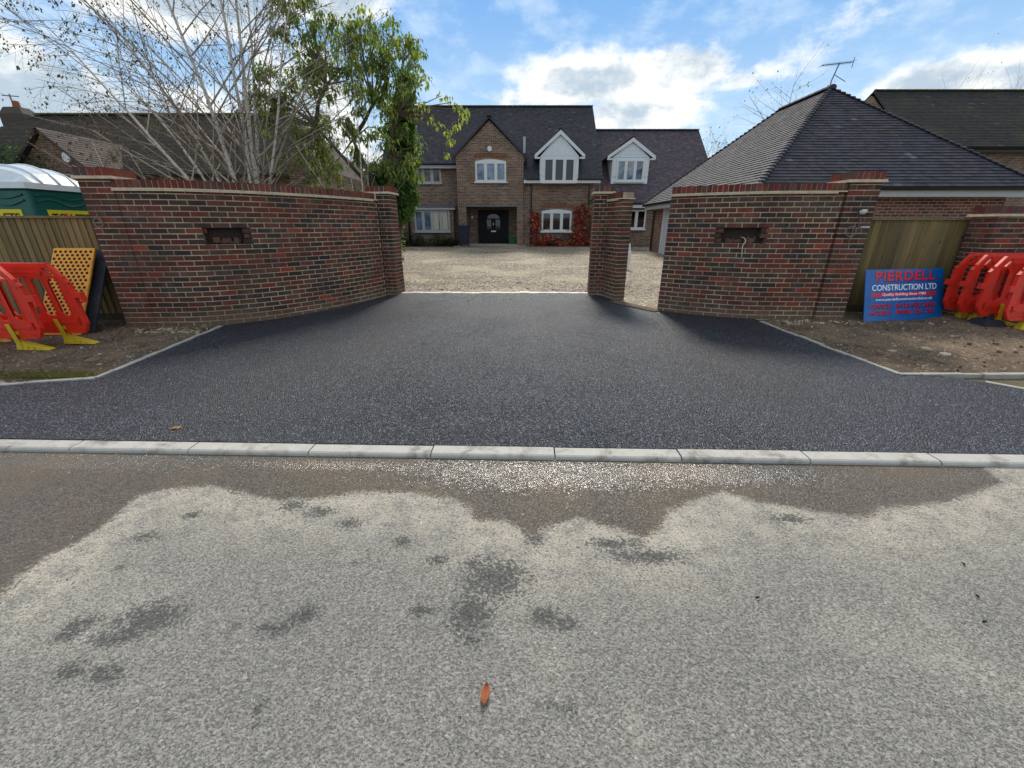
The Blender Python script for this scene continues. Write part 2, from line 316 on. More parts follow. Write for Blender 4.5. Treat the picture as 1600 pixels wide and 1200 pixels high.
# ---------------------------------------------------------------- mesh builder
class MB:
    def __init__(s): s.v = []; s.f = []; s.c = []; s.mi = []; s.mat = 0; s.hascol = False
    def poly(s, pts, col=None):
        i = len(s.v); s.v.extend([tuple(q) for q in pts]); s.f.append(tuple(range(i, i+len(pts))))
        s.c.append(col); s.mi.append(s.mat)
        if col: s.hascol = True
    def hexa(s, b, tp, col=None, bottom=True):
        """b: 4 base points ccw, tp: 4 top points"""
        i = len(s.v); s.v.extend([tuple(q) for q in b]); s.v.extend([tuple(q) for q in tp])
        fs = [(i+4, i+5, i+6, i+7), (i, i+1, i+5, i+4), (i+1, i+2, i+6, i+5), (i+2, i+3, i+7, i+6), (i+3, i, i+4, i+7)]
        if bottom: fs.append((i+3, i+2, i+1, i))
        for f in fs: s.f.append(f); s.c.append(col); s.mi.append(s.mat)
        if col: s.hascol = True
    def box(s, x0, x1, y0, y1, z0, z1, col=None):
        s.hexa([(x0, y0, z0), (x1, y0, z0), (x1, y1, z0), (x0, y1, z0)], [(x0, y0, z1), (x1, y0, z1), (x1, y1, z1), (x0, y1, z1)], col)
    def tube(s, pts, rads, n=6, col=None, cap=True):
        pts = [Vector(q) for q in pts]
        if not hasattr(rads, '__len__'): rads = [rads]*len(pts)
        i0 = len(s.v); prev = None
        for k, q in enumerate(pts):
            d = (pts[min(k+1, len(pts)-1)]-pts[max(k-1, 0)])
            if d.length < 1e-9: d = Vector((0, 0, 1))
            d.normalize()
            if prev is None: u = d.orthogonal().normalized()
            else:
                u = (prev-d*prev.dot(d))
                u = u.normalized() if u.length > 1e-6 else d.orthogonal().normalized()
            prev = u; w_ = d.cross(u)
            for a_ in range(n):
                th = 2*math.pi*a_/n
                s.v.append(tuple(q+(u*math.cos(th)+w_*math.sin(th))*rads[k]))
        for k in range(len(pts)-1):
            for a_ in range(n):
                b_ = (a_+1) % n
                s.f.append((i0+k*n+a_, i0+k*n+b_, i0+(k+1)*n+b_, i0+(k+1)*n+a_)); s.c.append(col); s.mi.append(s.mat)
        if cap:
            s.f.append(tuple(i0+n-1-a_ for a_ in range(n))); s.c.append(col); s.mi.append(s.mat)
            e = i0+(len(pts)-1)*n
            s.f.append(tuple(e+a_ for a_ in range(n))); s.c.append(col); s.mi.append(s.mat)
        if col: s.hascol = True
    def prism(s, outline, y0, y1, col=None, axis='Y'):
        """outline of (a,z) extruded along axis"""
        n = len(outline)
        mk = (lambda a, y, z: (a, y, z)) if axis == 'Y' else ((lambda a, y, z: (y, a, z)) if axis == 'X' else (lambda a, y, z: (a, z, y)))
        i = len(s.v)
        s.v.extend([mk(a, y0, z) for a, z in outline]); s.v.extend([mk(a, y1, z) for a, z in outline])
        fs = [tuple(range(i, i+n)), tuple(range(i+2*n-1, i+n-1, -1))]
        fs += [(i+k, i+n+k, i+n+(k+1) % n, i+(k+1) % n) for k in range(n)]
        for f in fs: s.f.append(f); s.c.append(col); s.mi.append(s.mat)
        if col: s.hascol = True
    def xform(s, M_): s.v = [tuple(M_ @ Vector(q)) for q in s.v]; return s
    def build(s, name, mat, parent=None, smooth=False, bevel=0, recalc=False, origin=None):
        me = bpy.data.meshes.new(name)
        vs = s.v
        if origin is not None: vs = [(a-origin[0], b-origin[1], c-origin[2]) for a, b, c in s.v]
        me.from_pydata(vs, [], s.f)
        mats = mat if isinstance(mat, (list, tuple)) else [mat]
        for q in mats: me.materials.append(MATS[q])
        if len(mats) > 1: me.polygons.foreach_set('material_index', s.mi)
        if s.hascol:
            ca = me.attributes.new('Col', 'FLOAT_COLOR', 'CORNER'); arr = []
            for f, c in zip(s.f, s.c):
                c = c or (.3, .3, .3); arr.extend([c[0], c[1], c[2], 1.0]*len(f))
            ca.data.foreach_set('color', arr)
        uvl = me.uv_layers.new(name='UVMap'); uva = []
        V = s.v
        for f in s.f:
            a, b, c = V[f[0]], V[f[1]], V[f[2]]
            ux, uy, uz = b[0]-a[0], b[1]-a[1], b[2]-a[2]; wx, wy, wz = c[0]-a[0], c[1]-a[1], c[2]-a[2]
            nx, ny, nz = abs(uy*wz-uz*wy), abs(uz*wx-ux*wz), abs(ux*wy-uy*wx)
            for k in f:
                q = V[k]
                if ny >= nx and ny >= nz: uva += [q[0], q[2]]
                elif nx >= nz: uva += [q[1], q[2]]
                else: uva += [q[0], q[1]]
        uvl.data.foreach_set('uv', uva)
        if smooth: me.polygons.foreach_set('use_smooth', [True]*len(s.f))
        me.validate(); me.update()
        if recalc or bevel:
            import bmesh
            bm = bmesh.new(); bm.from_mesh(me); bmesh.ops.recalc_face_normals(bm, faces=bm.faces); bm.to_mesh(me); bm.free()
        o = bpy.data.objects.new(name, me); COL.objects.link(o)
        if origin is not None: o.location = origin
        if parent is not None: setparent(o, parent)
        if bevel:
            bv = o.modifiers.new('bevel', 'BEVEL'); bv.width = bevel; bv.segments = 2; bv.limit_method = 'ANGLE'
        return o
def world_of(o):
    b_ = Matrix.LocRotScale(o.location, o.rotation_euler.to_quaternion(), o.scale)
    return b_ if o.parent is None else world_of(o.parent) @ o.matrix_parent_inverse @ b_
def setparent(o, parent):
    """keeps the world position: every builder works in world metres"""
    o.parent = parent; o.matrix_parent_inverse = world_of(parent).inverted()
def tag(o, label, cat, group=None):
    o['label'] = label; o['category'] = cat
    if group: o['group'] = group
    return o
def thing(name, label, cat, loc=(0, 0, 0), group=None):
    o = bpy.data.objects.new(name, None); COL.objects.link(o); o.location = loc; o.empty_display_size = .2
    return tag(o, label, cat, group)
def struct(o): o['kind'] = 'structure'; return o
def ch(c, j):
    k = 1+random.uniform(-j, j); return tuple(max(0, x*k*(1+random.uniform(-j, j)*.22)) for x in c[:3])
def zg(y): return .035+.024*(y-2.6)          # the drive, verge and yard climb gently from the kerb
KY = lambda x: 2.70-.0300*x                   # back edge of the kerb line

# ================================================================ SETTING
# ground under everything, out to the horizon
mb = MB()
xs = [-400, -60, -30, -14, 0, 14, 30, 60, 400]; ys = [3.2, 12, 26, 60, 400]
hz = lambda y: zg(min(y, 26))-.035
for i in range(len(xs)-1):
    for j in range(len(ys)-1):
        mb.poly([(xs[i], ys[j], hz(ys[j])), (xs[i+1], ys[j], hz(ys[j])), (xs[i+1], ys[j+1], hz(ys[j+1])), (xs[i], ys[j+1], hz(ys[j+1]))])
mb.poly([(-400, -400, -.02), (400, -400, -.02), (400, 3.2, -.02), (-400, 3.2, -.02)])
struct(mb.build('ground', 'garden_ground'))

# road: fine grid near the camera carries the stain maps
WET = [(-4.6, 1.0), (-2.9, 1.12), (-2.33, 1.39), (-2.38, 1.51), (-2.39, 1.64), (-2.34, 1.7), (-2.31, 1.83), (-2.31, 1.99), (-2.35, 2.14), (-2.24, 2.21), (-1.96, 2.25), (-1.61, 2.14), (-1.42, 2.09), (-1.2, 2.12), (-0.93, 2.18), (-0.65, 2.18), (-0.4, 2.12), (-0.25, 2.02), (-0.2, 1.92), (-0.04, 1.91), (0.05, 1.83), (0.12, 1.73), (0.18, 1.85), (0.37, 1.93), (0.54, 1.87), (0.7, 1.78), (0.81, 1.82), (0.93, 1.99), (1.18, 2.12), (1.35, 2.19), (1.49, 2.08), (1.72, 2.02), (2.0, 1.93), (2.26, 2.02), (2.67, 2.08), (3.24, 2.28), (3.32, 2.47), (3.3, 3.2), (-6.6, 3.4), (-6.6, 1.0)]
ST = [(-1.32, 2.05, 0.078, 0.043), (-1.14, 1.99, 0.095, 0.041), (-0.93, 1.89, 0.066, 0.038), (-0.59, 1.75, 0.048, 0.038), (-0.37, 1.62, 0.049, 0.03), (-0.19, 1.59, 0.038, 0.042), (-0.08, 1.5, 0.153, 0.107), (-0.18, 1.3, 0.084, 0.088), (-0.41, 1.32, 0.034, 0.029), (-0.35, 1.32, 0.025, 0.016), (-1.56, 1.29, 0.133, 0.075), (-1.83, 1.27, 0.071, 0.03), (-1.85, 1.21, 0.048, 0.034), (-1.68, 1.06, 0.049, 0.033), (-1.53, 1.05, 0.072, 0.031), (-1.0, 1.24, 0.076, 0.027), (-0.9, 1.3, 0.061, 0.044), (-1.61, 1.2, 0.106, 0.034), (0.14, 1.29, 0.077, 0.043), (0.23, 1.26, 0.054, 0.024), (0.2, 0.93, 0.031, 0.018), (0.12, 0.95, 0.05, 0.01), (-0.89, 0.93, 0.013, 0.024), (-0.87, 0.88, 0.011, 0.011), (-1.28, 1.2, 0.026, 0.011), (-1.17, 1.25, 0.022, 0.015), (-2.0, 1.78, 0.065, 0.032), (-1.87, 1.96, 0.052, 0.028), (-1.94, 1.57, 0.025, 0.021), (0.12, 1.79, 0.049, 0.069), (0.69, 1.64, 0.197, 0.043), (0.55, 1.73, 0.136, 0.038), (-0.21, 1.23, 0.027, 0.017), (-0.16, 1.18, 0.042, 0.019), (-0.79, 1.59, 0.019, 0.013), (1.6, 1.93, 0.114, 0.03), (-0.27, 1.26, 0.033, 0.012)]
PU = [(-3.1, 2.56, 1.0, .14), (.3, 2.40, 1.1, .20), (1.2, 2.40, .8, .14), (-1.4, 2.5, .8, .06)]
def grid_sheet(xa, ya):
    gx, gy = np.meshgrid(xa, ya); nx, ny = len(xa), len(ya)
    V = np.stack([gx.ravel(), gy.ravel(), np.zeros(nx*ny)], 1)
    idx = np.arange(nx*ny).reshape(ny, nx)
    F = np.stack([idx[:-1, :-1].ravel(), idx[:-1, 1:].ravel(), idx[1:, 1:].ravel(), idx[1:, :-1].ravel()], 1)
    return V, F
xa = np.concatenate([[-60, -20, -8], np.arange(-5.0, 5.0, .03), [8, 20, 60]])
ya = np.concatenate([[-12, -4, 0], np.arange(.4, 3.02, .03)])
V, F = grid_sheet(xa, ya)
P2 = V[:, :2]; poly = np.array(WET); inside = np.zeros(len(P2), bool); dmin = np.full(len(P2), 9e9)
for i in range(len(poly)):
    a, b = poly[i], poly[(i+1) % len(poly)]
    ab = b-a; tt = np.clip(((P2-a) @ ab)/max(ab @ ab, 1e-9), 0, 1)
    dmin = np.minimum(dmin, np.linalg.norm(P2-(a+tt[:, None]*ab), axis=1))
    cond = ((a[1] > P2[:, 1]) != (b[1] > P2[:, 1]))
    with np.errstate(divide='ignore', invalid='ignore'):
        xi = a[0]+(P2[:, 1]-a[1])*(b[0]-a[0])/(b[1]-a[1])
    inside ^= cond & (P2[:, 0] < xi)
wet = np.where(inside, dmin, -dmin)
stain = np.zeros(len(P2))
for x, y, rx, ry in ST: stain = np.maximum(stain, np.clip(1.25-np.hypot((P2[:, 0]-x)/(rx*1.25), (P2[:, 1]-y)/(ry*1.35)), 0, 1))
pud_ = np.zeros(len(P2))
for x, y, rx, ry in PU: pud_ = np.maximum(pud_, np.clip(1.4-np.hypot((P2[:, 0]-x)/rx, (P2[:, 1]-(y-.03*(P2[:, 0]-x)))/ry), 0, 1))
V[:, 2] = .0
me = bpy.data.meshes.new('road'); me.from_pydata(V.tolist(), [], F.tolist()); me.materials.append(MATS['old_road'])
for n_, arr in (('wet', wet), ('stain', stain), ('puddle', pud_)):
    at_ = me.attributes.new(n_, 'FLOAT', 'POINT'); at_.data.foreach_set('value', arr.astype('f'))
road = bpy.data.objects.new('road', me); COL.objects.link(road); struct(road)

# kerb stones, each its own piece
kd = Vector((1, -.03, 0)).normalized(); kn_ = Vector((.03, 1, 0)).normalized()
L_ = .905; k = 0
for i in range(-7, 8):
    x0 = -.62+.03+i*L_
    if x0 > 6.5 or x0 < -6.8: continue
    a = Vector((x0, KY(x0), 0)); g = .004+random.random()*.003
    dz = random.uniform(-.002, .002)
    mb = MB(); w_ = .125; h_ = .034+dz
    A = a+kd*g; B = a+kd*(L_-g)
    prof = [(-w_, -.10), (-w_, h_-.018), (-w_+.008, h_-.008), (-w_+.020, h_-.001), (0, h_)]
    nseg = 1
    n0 = len(mb.v)
    for q in (A, B):
        for o_, z_ in prof+[(0, -.10)]: mb.v.append(tuple(q+kn_*o_+Vector((0, 0, z_))))
    np_ = len(prof)+1
    for j in range(np_):
        j2 = (j+1) % np_; mb.f.append((n0+j, n0+np_+j, n0+np_+j2, n0+j2)); mb.c.append(None); mb.mi.append(0)
    for base_, rev in ((n0, False), (n0+np_, True)):
        f = tuple(range(base_, base_+np_)); mb.f.append(f if rev else f[::-1]); mb.c.append(None); mb.mi.append(0)
    o = mb.build('kerb_stone', 'kerb_concrete', recalc=True); o['kind'] = 'structure'; k += 1

# new asphalt drive and footway crossing
def plane_poly(pts, dz): return [(x, y, zg(y)+dz) for x, y in pts]
LW = [(-5.48, 6.22), (-4.95, 6.25), (-4.53, 6.37), (-4.01, 6.70), (-3.60, 7.15), (-3.22, 7.68), (-2.90, 8.33), (-2.70, 8.90)]
asph = [(-14, KY(-14)), (14, KY(14)), (14, 3.1), (5.12, 3.74), (4.9, 3.96), (4.6, 4.16), (4.22, 4.17), (4.05, 6.56), (4.05, 6.85), (2.75, 7.35), (2.2, 8.3), (1.75, 9.2), (-2.55, 9.12), (-2.9, 8.4), (-3.3, 7.7), (-3.7, 7.2), (-4.1, 6.8), (-4.51, 6.45), (-4.52, 6.24), (-4.40, 4.06), (-5.2, 3.86), (-14, 3.9)]
mb = MB(); mb.poly(plane_poly(asph, 0)); o = mb.build('driveway', 'new_asphalt'); struct(o)
import bmesh
bm = bmesh.new(); bm.from_mesh(o.data); bmesh.ops.triangulate(bm, faces=bm.faces); bm.to_mesh(o.data); bm.free()

# bare soil verges either side
def soil_sheet(name, x0, x1, y0, y1, dz, amp, step=.06, seed=0, low=None):
    xa = np.arange(x0, x1, step); ya = np.arange(y0, y1, step)
    V, F = grid_sheet(xa, ya)
    for i in range(len(V)):
        x, y = V[i, 0], V[i, 1]
        h = mnoise.fractal((x*2.1+seed, y*2.1, .3), 1.0, 2.0, 5)
        V[i, 2] = zg(y)+dz+amp*(h*.6+.3)+(low(x, y) if low else 0)
    mb = MB(); mb.v = [tuple(q) for q in V]; mb.f = [tuple(int(k) for k in q) for q in F]; mb.c = [None]*len(mb.f); mb.mi = [0]*len(mb.f)
    return mb
soilL = lambda x, y: -.05 if (x > -4.6+.0 or y < 3.95) else 0
struct(soil_sheet('soil', -12, -4.44, 3.95, 7.2, -.012, .045, seed=3, low=lambda x, y: -.03*max(0, 1-abs(x+4.44)/.15)-.03*max(0, 1-(y-3.9)/.18)).build('left_verge', 'soil', smooth=True))
struct(soil_sheet('soil', 4.16, 12, 4.22, 8.0, -.012, .045, seed=9, low=lambda x, y: -.03*max(0, 1-abs(x-4.16)/.15)-.03*max(0, 1-(y-4.2)/.18)).build('right_verge', 'soil', smooth=True))

# gravel yard
mb = MB()
for a in range(0, 14):
    y0, y1 = 9.15+a, 9.15+a+1
    mb.poly([(-12 if y0 > 10 else -3.2, y0, zg(y0)-.006), (16, y0, zg(y0)-.006), (16, y1, zg(y1)-.006), (-12 if y0 > 10 else -3.2, y1, zg(y1)-.006)])
mb.poly([(2.0, 7.2, zg(7.2)-.007), (16, 7.2, zg(7.2)-.007), (16, 9.15, zg(9.15)-.007), (1.7, 9.15, zg(9.15)-.007)])
mb.poly([(-3.2, 23.15, zg(23.15)-.006), (.8, 23.15, zg(23.15)-.006), (.8, 26, zg(26)-.006), (-3.2, 26, zg(26)-.006)])
struct(mb.build('gravel_yard', 'gravel'))

# pale edging strips round the drive
def strip(pts, w_, name, mat, dz=.012, wob=.014, label=None, depth=.06):
    mb = MB()
    for (x0, y0), (x1, y1) in zip(pts[:-1], pts[1:]):
        d = Vector((x1-x0, y1-y0, 0)); n = max(1, int(d.length/.20)); nn = Vector((-d.y, d.x, 0)).normalized()
        for k in range(n):
            a = Vector((x0, y0, 0))+d*(k/n); b = Vector((x0, y0, 0))+d*((k+1)/n-.004/d.length)
            o1 = random.uniform(-wob, wob); ww = w_*random.uniform(.75, 1.1); hz_ = dz+random.uniform(-.006, .004)
            q = [a+nn*(o1-ww/2), b+nn*(o1-ww/2), b+nn*(o1+ww/2), a+nn*(o1+ww/2)]
            mb.hexa([(p_.x, p_.y, zg(p_.y)-depth) for p_ in q], [(p_.x, p_.y, zg(p_.y)+hz_) for p_ in q])
    return mb.build(name, mat)
for nm, pts in (('edging', [(-4.52, 6.26), (-4.42, 4.08), (-5.2, 3.9), (-12, 3.93)]), ('edging', [(4.03, 6.56), (4.2, 4.19), (4.9, 4.19), (12, 4.24)]), ('edging', [(4.92, 3.98), (5.14, 3.76), (9, 3.3)])):
    struct(strip(pts, .06, nm, 'concrete'))
struct(strip([(-2.45, 9.2), (-.9, 9.22), (.6, 9.24), (1.68, 9.22)], .17, 'threshold', 'threshold_mix', .012, .03))
strip_o = strip([(2.02, 8.22), (2.28, 7.78), (2.64, 7.34)], .22, 'footing', 'brick', .016); struct(strip_o)

# ================================================================ BRICK WALLS
PAL = [S(108, 60, 52), S(96, 56, 50), S(128, 62, 50), S(84, 54, 52), S(60, 53, 50), S(56, 53, 54), S(74, 64, 56), S(150, 68, 50), S(104, 68, 56), S(90, 68, 58)]
WT = [5, 5.5, 1.8, 4.2, 3.6, 3.2, 3.2, .55, 3.2, 3]
BM = S(124, 74, 54)
def brickcol():
    c = random.choices(PAL, WT)[0]; c = [a_*.92*.94+b_*.06 for a_, b_ in zip(c, BM)]; return ch(c, .13)
class Path:
    def __init__(s, pts, closed=False):
        # Catmull-Rom through the points
        P_ = [Vector((x, y, 0)) for x, y in pts]; out = []
        for i in range(len(P_)-1):
            p0 = P_[max(i-1, 0)]; p1 = P_[i]; p2 = P_[i+1]; p3 = P_[min(i+2, len(P_)-1)]
            for k in range(12):
                t_ = k/12
                out.append(.5*((2*p1)+(p2-p0)*t_+(2*p0-5*p1+4*p2-p3)*t_*t_+(3*p1-p0-3*p2+p3)*t_**3))
        out.append(P_[-1]); s.p = out; s.s = [0]
        for a, b in zip(out[:-1], out[1:]): s.s.append(s.s[-1]+(b-a).length)
        s.len = s.s[-1]
    def at(s, d):
        d = max(0, min(s.len, d)); lo = 0
        for i in range(len(s.s)-1):
            if s.s[i+1] >= d: lo = i; break
        a, b = s.p[lo], s.p[lo+1]; f = (d-s.s[lo])/max(1e-9, s.s[lo+1]-s.s[lo])
        tg = (b-a).normalized(); return a+(b-a)*f, Vector((tg.y, -tg.x, 0))     # point, normal to the right of travel
def seg(mb, path, s0, s1, o0, o1, z0, z1, col=None, shrink=0):
    a, na = path.at(s0); b, nb_ = path.at(s1)
    q = [a+na*o1, b+nb_*o1, b+nb_*o0, a+na*o0]
    mb.hexa([(v_.x, v_.y, z0) for v_ in q], [(v_.x, v_.y, z1) for v_ in q], col)
ZB = -.02
def curved_wall(label, pts, out_sign, top=2.07, th=.215, hole=None, group=None, end_hole=None):
    """out_sign: +1 when the right hand side of travel faces the road"""
    pth = Path(pts); mid = pth.at(pth.len/2)[0]
    root = thing('boundary_wall', label, 'brick wall', (mid.x, mid.y, zg(mid.y)), group)
    body = MB(); mort = MB()
    f0, f1 = (0, -th) if out_sign > 0 else (th, 0)
    course = 0; z = ZB
    fo = .003
    while z < top-.045:
        z1 = min(z+.0625, top-.042); off = 0 if course % 2 else -.1125
        d = off
        while d < pth.len:
            a = max(0, d); b = min(pth.len, d+.2125)
            if b-a > .03:
                mid_ = (a+b)/2; skip = False
                if hole and hole[2] < z+.03 < hole[3]:
                    if a >= hole[0] and b <= hole[1]: skip = True
                    elif a < hole[0] < b: b = hole[0]+random.uniform(-.02, .02)
                    elif a < hole[1] < b: a = hole[1]+random.uniform(-.02, .02)
                    if b-a < .02: skip = True
                if not skip:
                    j = random.uniform(-.0015, .0015)
                    bc_ = brickcol(); zz_ = z+random.uniform(-.001, .001)
                    for q_ in range(3): seg(body, pth, a+(b-a)*q_/3, a+(b-a)*(q_+1)/3, f1-fo-j, f0+fo+j, zz_, z1, bc_)
            d += .225
        z += .075; course += 1
    # mortar core
    n = max(2, int(pth.len/.12)); spans = [(pth.len*k/n, pth.len*(k+1)/n) for k in range(n)]
    for a, b in spans:
        A_, B_ = max(a, .003), min(b, pth.len-.003)
        if hole and b > hole[0] and a < hole[1]:
            front_in = .105
            seg(mort, pth, A_, B_, f1 if out_sign > 0 else f1, f0 if out_sign > 0 else f0, ZB, hole[2]-.01)
            seg(mort, pth, A_, B_, f1, f0, hole[3]-.005, top-.04)
            if out_sign > 0: seg(mort, pth, A_, B_, f1, f0-front_in, hole[2]-.01, hole[3]-.005)
            else: seg(mort, pth, A_, B_, f1+front_in, f0, hole[2]-.01, hole[3]-.005)
        else: seg(mort, pth, A_, B_, f1, f0, ZB, top-.04)
    body.build('brickwork', 'brick', root); mort.build('mortar_core', 'mortar', root)
    if hole:
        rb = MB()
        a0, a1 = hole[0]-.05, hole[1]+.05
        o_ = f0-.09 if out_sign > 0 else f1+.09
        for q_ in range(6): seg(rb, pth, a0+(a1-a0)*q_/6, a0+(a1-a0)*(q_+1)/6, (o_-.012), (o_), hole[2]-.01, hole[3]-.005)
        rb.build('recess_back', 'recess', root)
        rr = MB()
        for k in range(14):
            a = random.uniform(hole[0], hole[1]-.08); zz = hole[2]+random.uniform(0, .02)
            if out_sign > 0: seg(rr, pth, a, a+random.uniform(.03, .09), f0-.085, f0-random.uniform(.02, .07), zz, zz+random.uniform(.02, .09), ch(S(96, 70, 60), .3))
            else: seg(rr, pth, a, a+random.uniform(.03, .09), f1+random.uniform(.02, .07), f1+.085, zz, zz+random.uniform(.02, .09), ch(S(96, 70, 60), .3))
        rr.build('broken_brick', 'brick', root)
    # tile creasing and brick on edge
    tl = MB()
    d = 0
    while d < pth.len:
        e = min(pth.len, d+.265)
        for lay, ex in ((0, .045), (1, .040)):
            sh = .13*lay; a = min(pth.len, max(0, d+sh-.13)); b = min(pth.len, e+sh-.133)
            if b > a: seg(tl, pth, a, b, f1-ex, f0+ex, top-.040+lay*.020, top-.022+lay*.021, ch(S(208, 192, 162), .06))
        d = e
    seg(tl, pth, max(0, pth.len-.13), pth.len, f1-.04, f0+.04, top-.020, top-.001, S(208, 192, 162))
    tl.hascol = True
    tl.build('tile_creasing', 'cream_tile', root)
    cp = MB(); cm_ = MB(); d = .002
    while d+.066 < pth.len+.01:
        seg(cp, pth, d, min(pth.len, d+.066), f1-.012, f0+.012, top+.001, top+.104+random.uniform(-.002, .003), ch(random.choice([S(122, 58, 48), S(104, 52, 46), S(112, 66, 56), S(88, 54, 52)]), .12)); d += .0765
    seg_n = max(2, int(pth.len/.12))
    for k in range(seg_n): seg(cm_, pth, pth.len*k/seg_n, pth.len*(k+1)/seg_n, f1-.006, f0+.006, top, top+.096)
    co = cp.build('coping_bricks', 'brick', root); cm_.build('coping_mortar', 'mortar', co)
    return root, pth
def pier(label, cx, cy, ang, w_, dpt, top, group=None, cap=True):
    """square brick pier; ang rotates the front about the vertical"""
    root = thing('brick_pier', label, 'brick pier', (cx, cy, zg(cy)), group)
    Mx = Matrix.Translation((cx, cy, 0)) @ Matrix.Rotation(ang, 4, 'Z')
    b = MB(); hw, hd = w_/2, dpt/2; z = ZB; k = 0
    while z < top-.045:
        z1 = min(z+.0625, top-.042); bw = .1025
        def row(x0, x1, y0, y1, horiz):
            L = (x1-x0) if horiz else (y1-y0); n = max(1, round(L/.225)); u = (L-(n-1)*.01)/n
            for i in range(n):
                s0 = i*(u+.01); j = random.uniform(-.0015, .0015)
                if horiz: b.box(x0+s0, x0+s0+u, y0-(j if y0 < 0 else 0), y1+(j if y0 > 0 else 0), z, z1, brickcol())
                else: b.box(x0-(j if x0 < 0 else 0), x1+(j if x0 > 0 else 0), y0+s0, y0+s0+u, z, z1, brickcol())
        if k % 2:
            row(-hw, hw, -hd, -hd+bw, True); row(-hw, hw, hd-bw, hd, True)
            row(-hw, -hw+bw, -hd+bw+.01, hd-bw-.01, False); row(hw-bw, hw, -hd+bw+.01, hd-bw-.01, False)
        else:
            row(-hw, -hw+bw, -hd, hd, False); row(hw-bw, hw, -hd, hd, False)
            row(-hw+bw+.01, hw-bw-.01, -hd, -hd+bw, True); row(-hw+bw+.01, hw-bw-.01, hd-bw, hd, True)
        z += .075; k += 1
    b.xform(Mx).build('brickwork', 'brick', root)
    mm = MB(); mm.box(-hw+.004, hw-.004, -hd+.004, hd-.004, ZB, top-.04); mm.xform(Mx).build('mortar_core', 'mortar', root)
    tl = MB()
    tl.box(-hw-.045, hw+.045, -hd-.045, hd+.045, top-.040, top-.021); tl.box(-hw-.038, hw+.038, -hd-.038, hd+.038, top-.0205, top-.001)
    tl.xform(Mx).build('tile_creasing', 'cream_tile', root, bevel=.003)
    c = MB(); cmn = MB(); n = int(w_/.0765); u = (w_+.02-(n-1)*.0105)/n
    for yy0, yy1 in ((-hd-.010, -hd+.205), (-hd+.215, hd+.010)):
        for i in range(n):
            x0 = -hw-.010+i*(u+.0105)
            if yy1-yy0 > .04: c.box(x0, x0+u, yy0, yy1, top, top+.104+random.uniform(-.002, .003), ch(random.choice([S(122, 58, 48), S(104, 52, 46), S(96, 66, 62), S(84, 66, 68)]), .12))
    co = c.xform(Mx).build('coping_bricks', 'brick', root)
    cmn.box(-hw-.004, hw+.004, -hd-.004, hd+.004, top-.0005, top+.096); cmn.xform(Mx).build('coping_mortar', 'mortar', co)
    return root

# left: pier near the verge, convex curving wall, gate pier
left_pier = pier('tall brick pier at the outer end of the left wall beside the dimpled mat', -5.70, 6.42, .03, .44, .44, 2.215, 'brick piers of the entrance')
lw, lpath = curved_wall('curving red and dark brick wall left of the drive with a broken letterbox recess', LW, +1, 2.07, .215, hole=(1.02, 1.49, 1.33, 1.56), group='curved entrance walls')
pier('slim brick gate pier at the inner end of the left wall', -2.66, 9.20, -.12, .44, .44, 2.215, 'brick piers of the entrance')
# right
RW = [(2.64, 7.44), (3.00, 7.18), (3.40, 6.98), (3.75, 6.84), (4.10, 6.77), (4.98, 6.73)]
rw, rpath = curved_wall('brick wall right of the drive with a cable hanging from its letterbox recess', RW, +1, 2.07, .215, hole=(.86, 1.42, 1.33, 1.56), group='curved entrance walls')
pier('tall brick pier at the outer end of the right wall beside the blue sign', 5.22, 6.90, -.02, .46, .44, 2.215, 'brick piers of the entrance')
RW2 = [(1.93, 8.95), (1.99, 8.66), (2.07, 8.36)]
curved_wall('short brick wall stub joined to the right gate pier at the pedestrian gap', RW2, +1, 2.07, .215, group='curved entrance walls')
pier('slim brick gate pier right of the vehicle opening beside the pedestrian gap', 1.86, 9.18, -.10, .36, .44, 2.215, 'brick piers of the entrance')

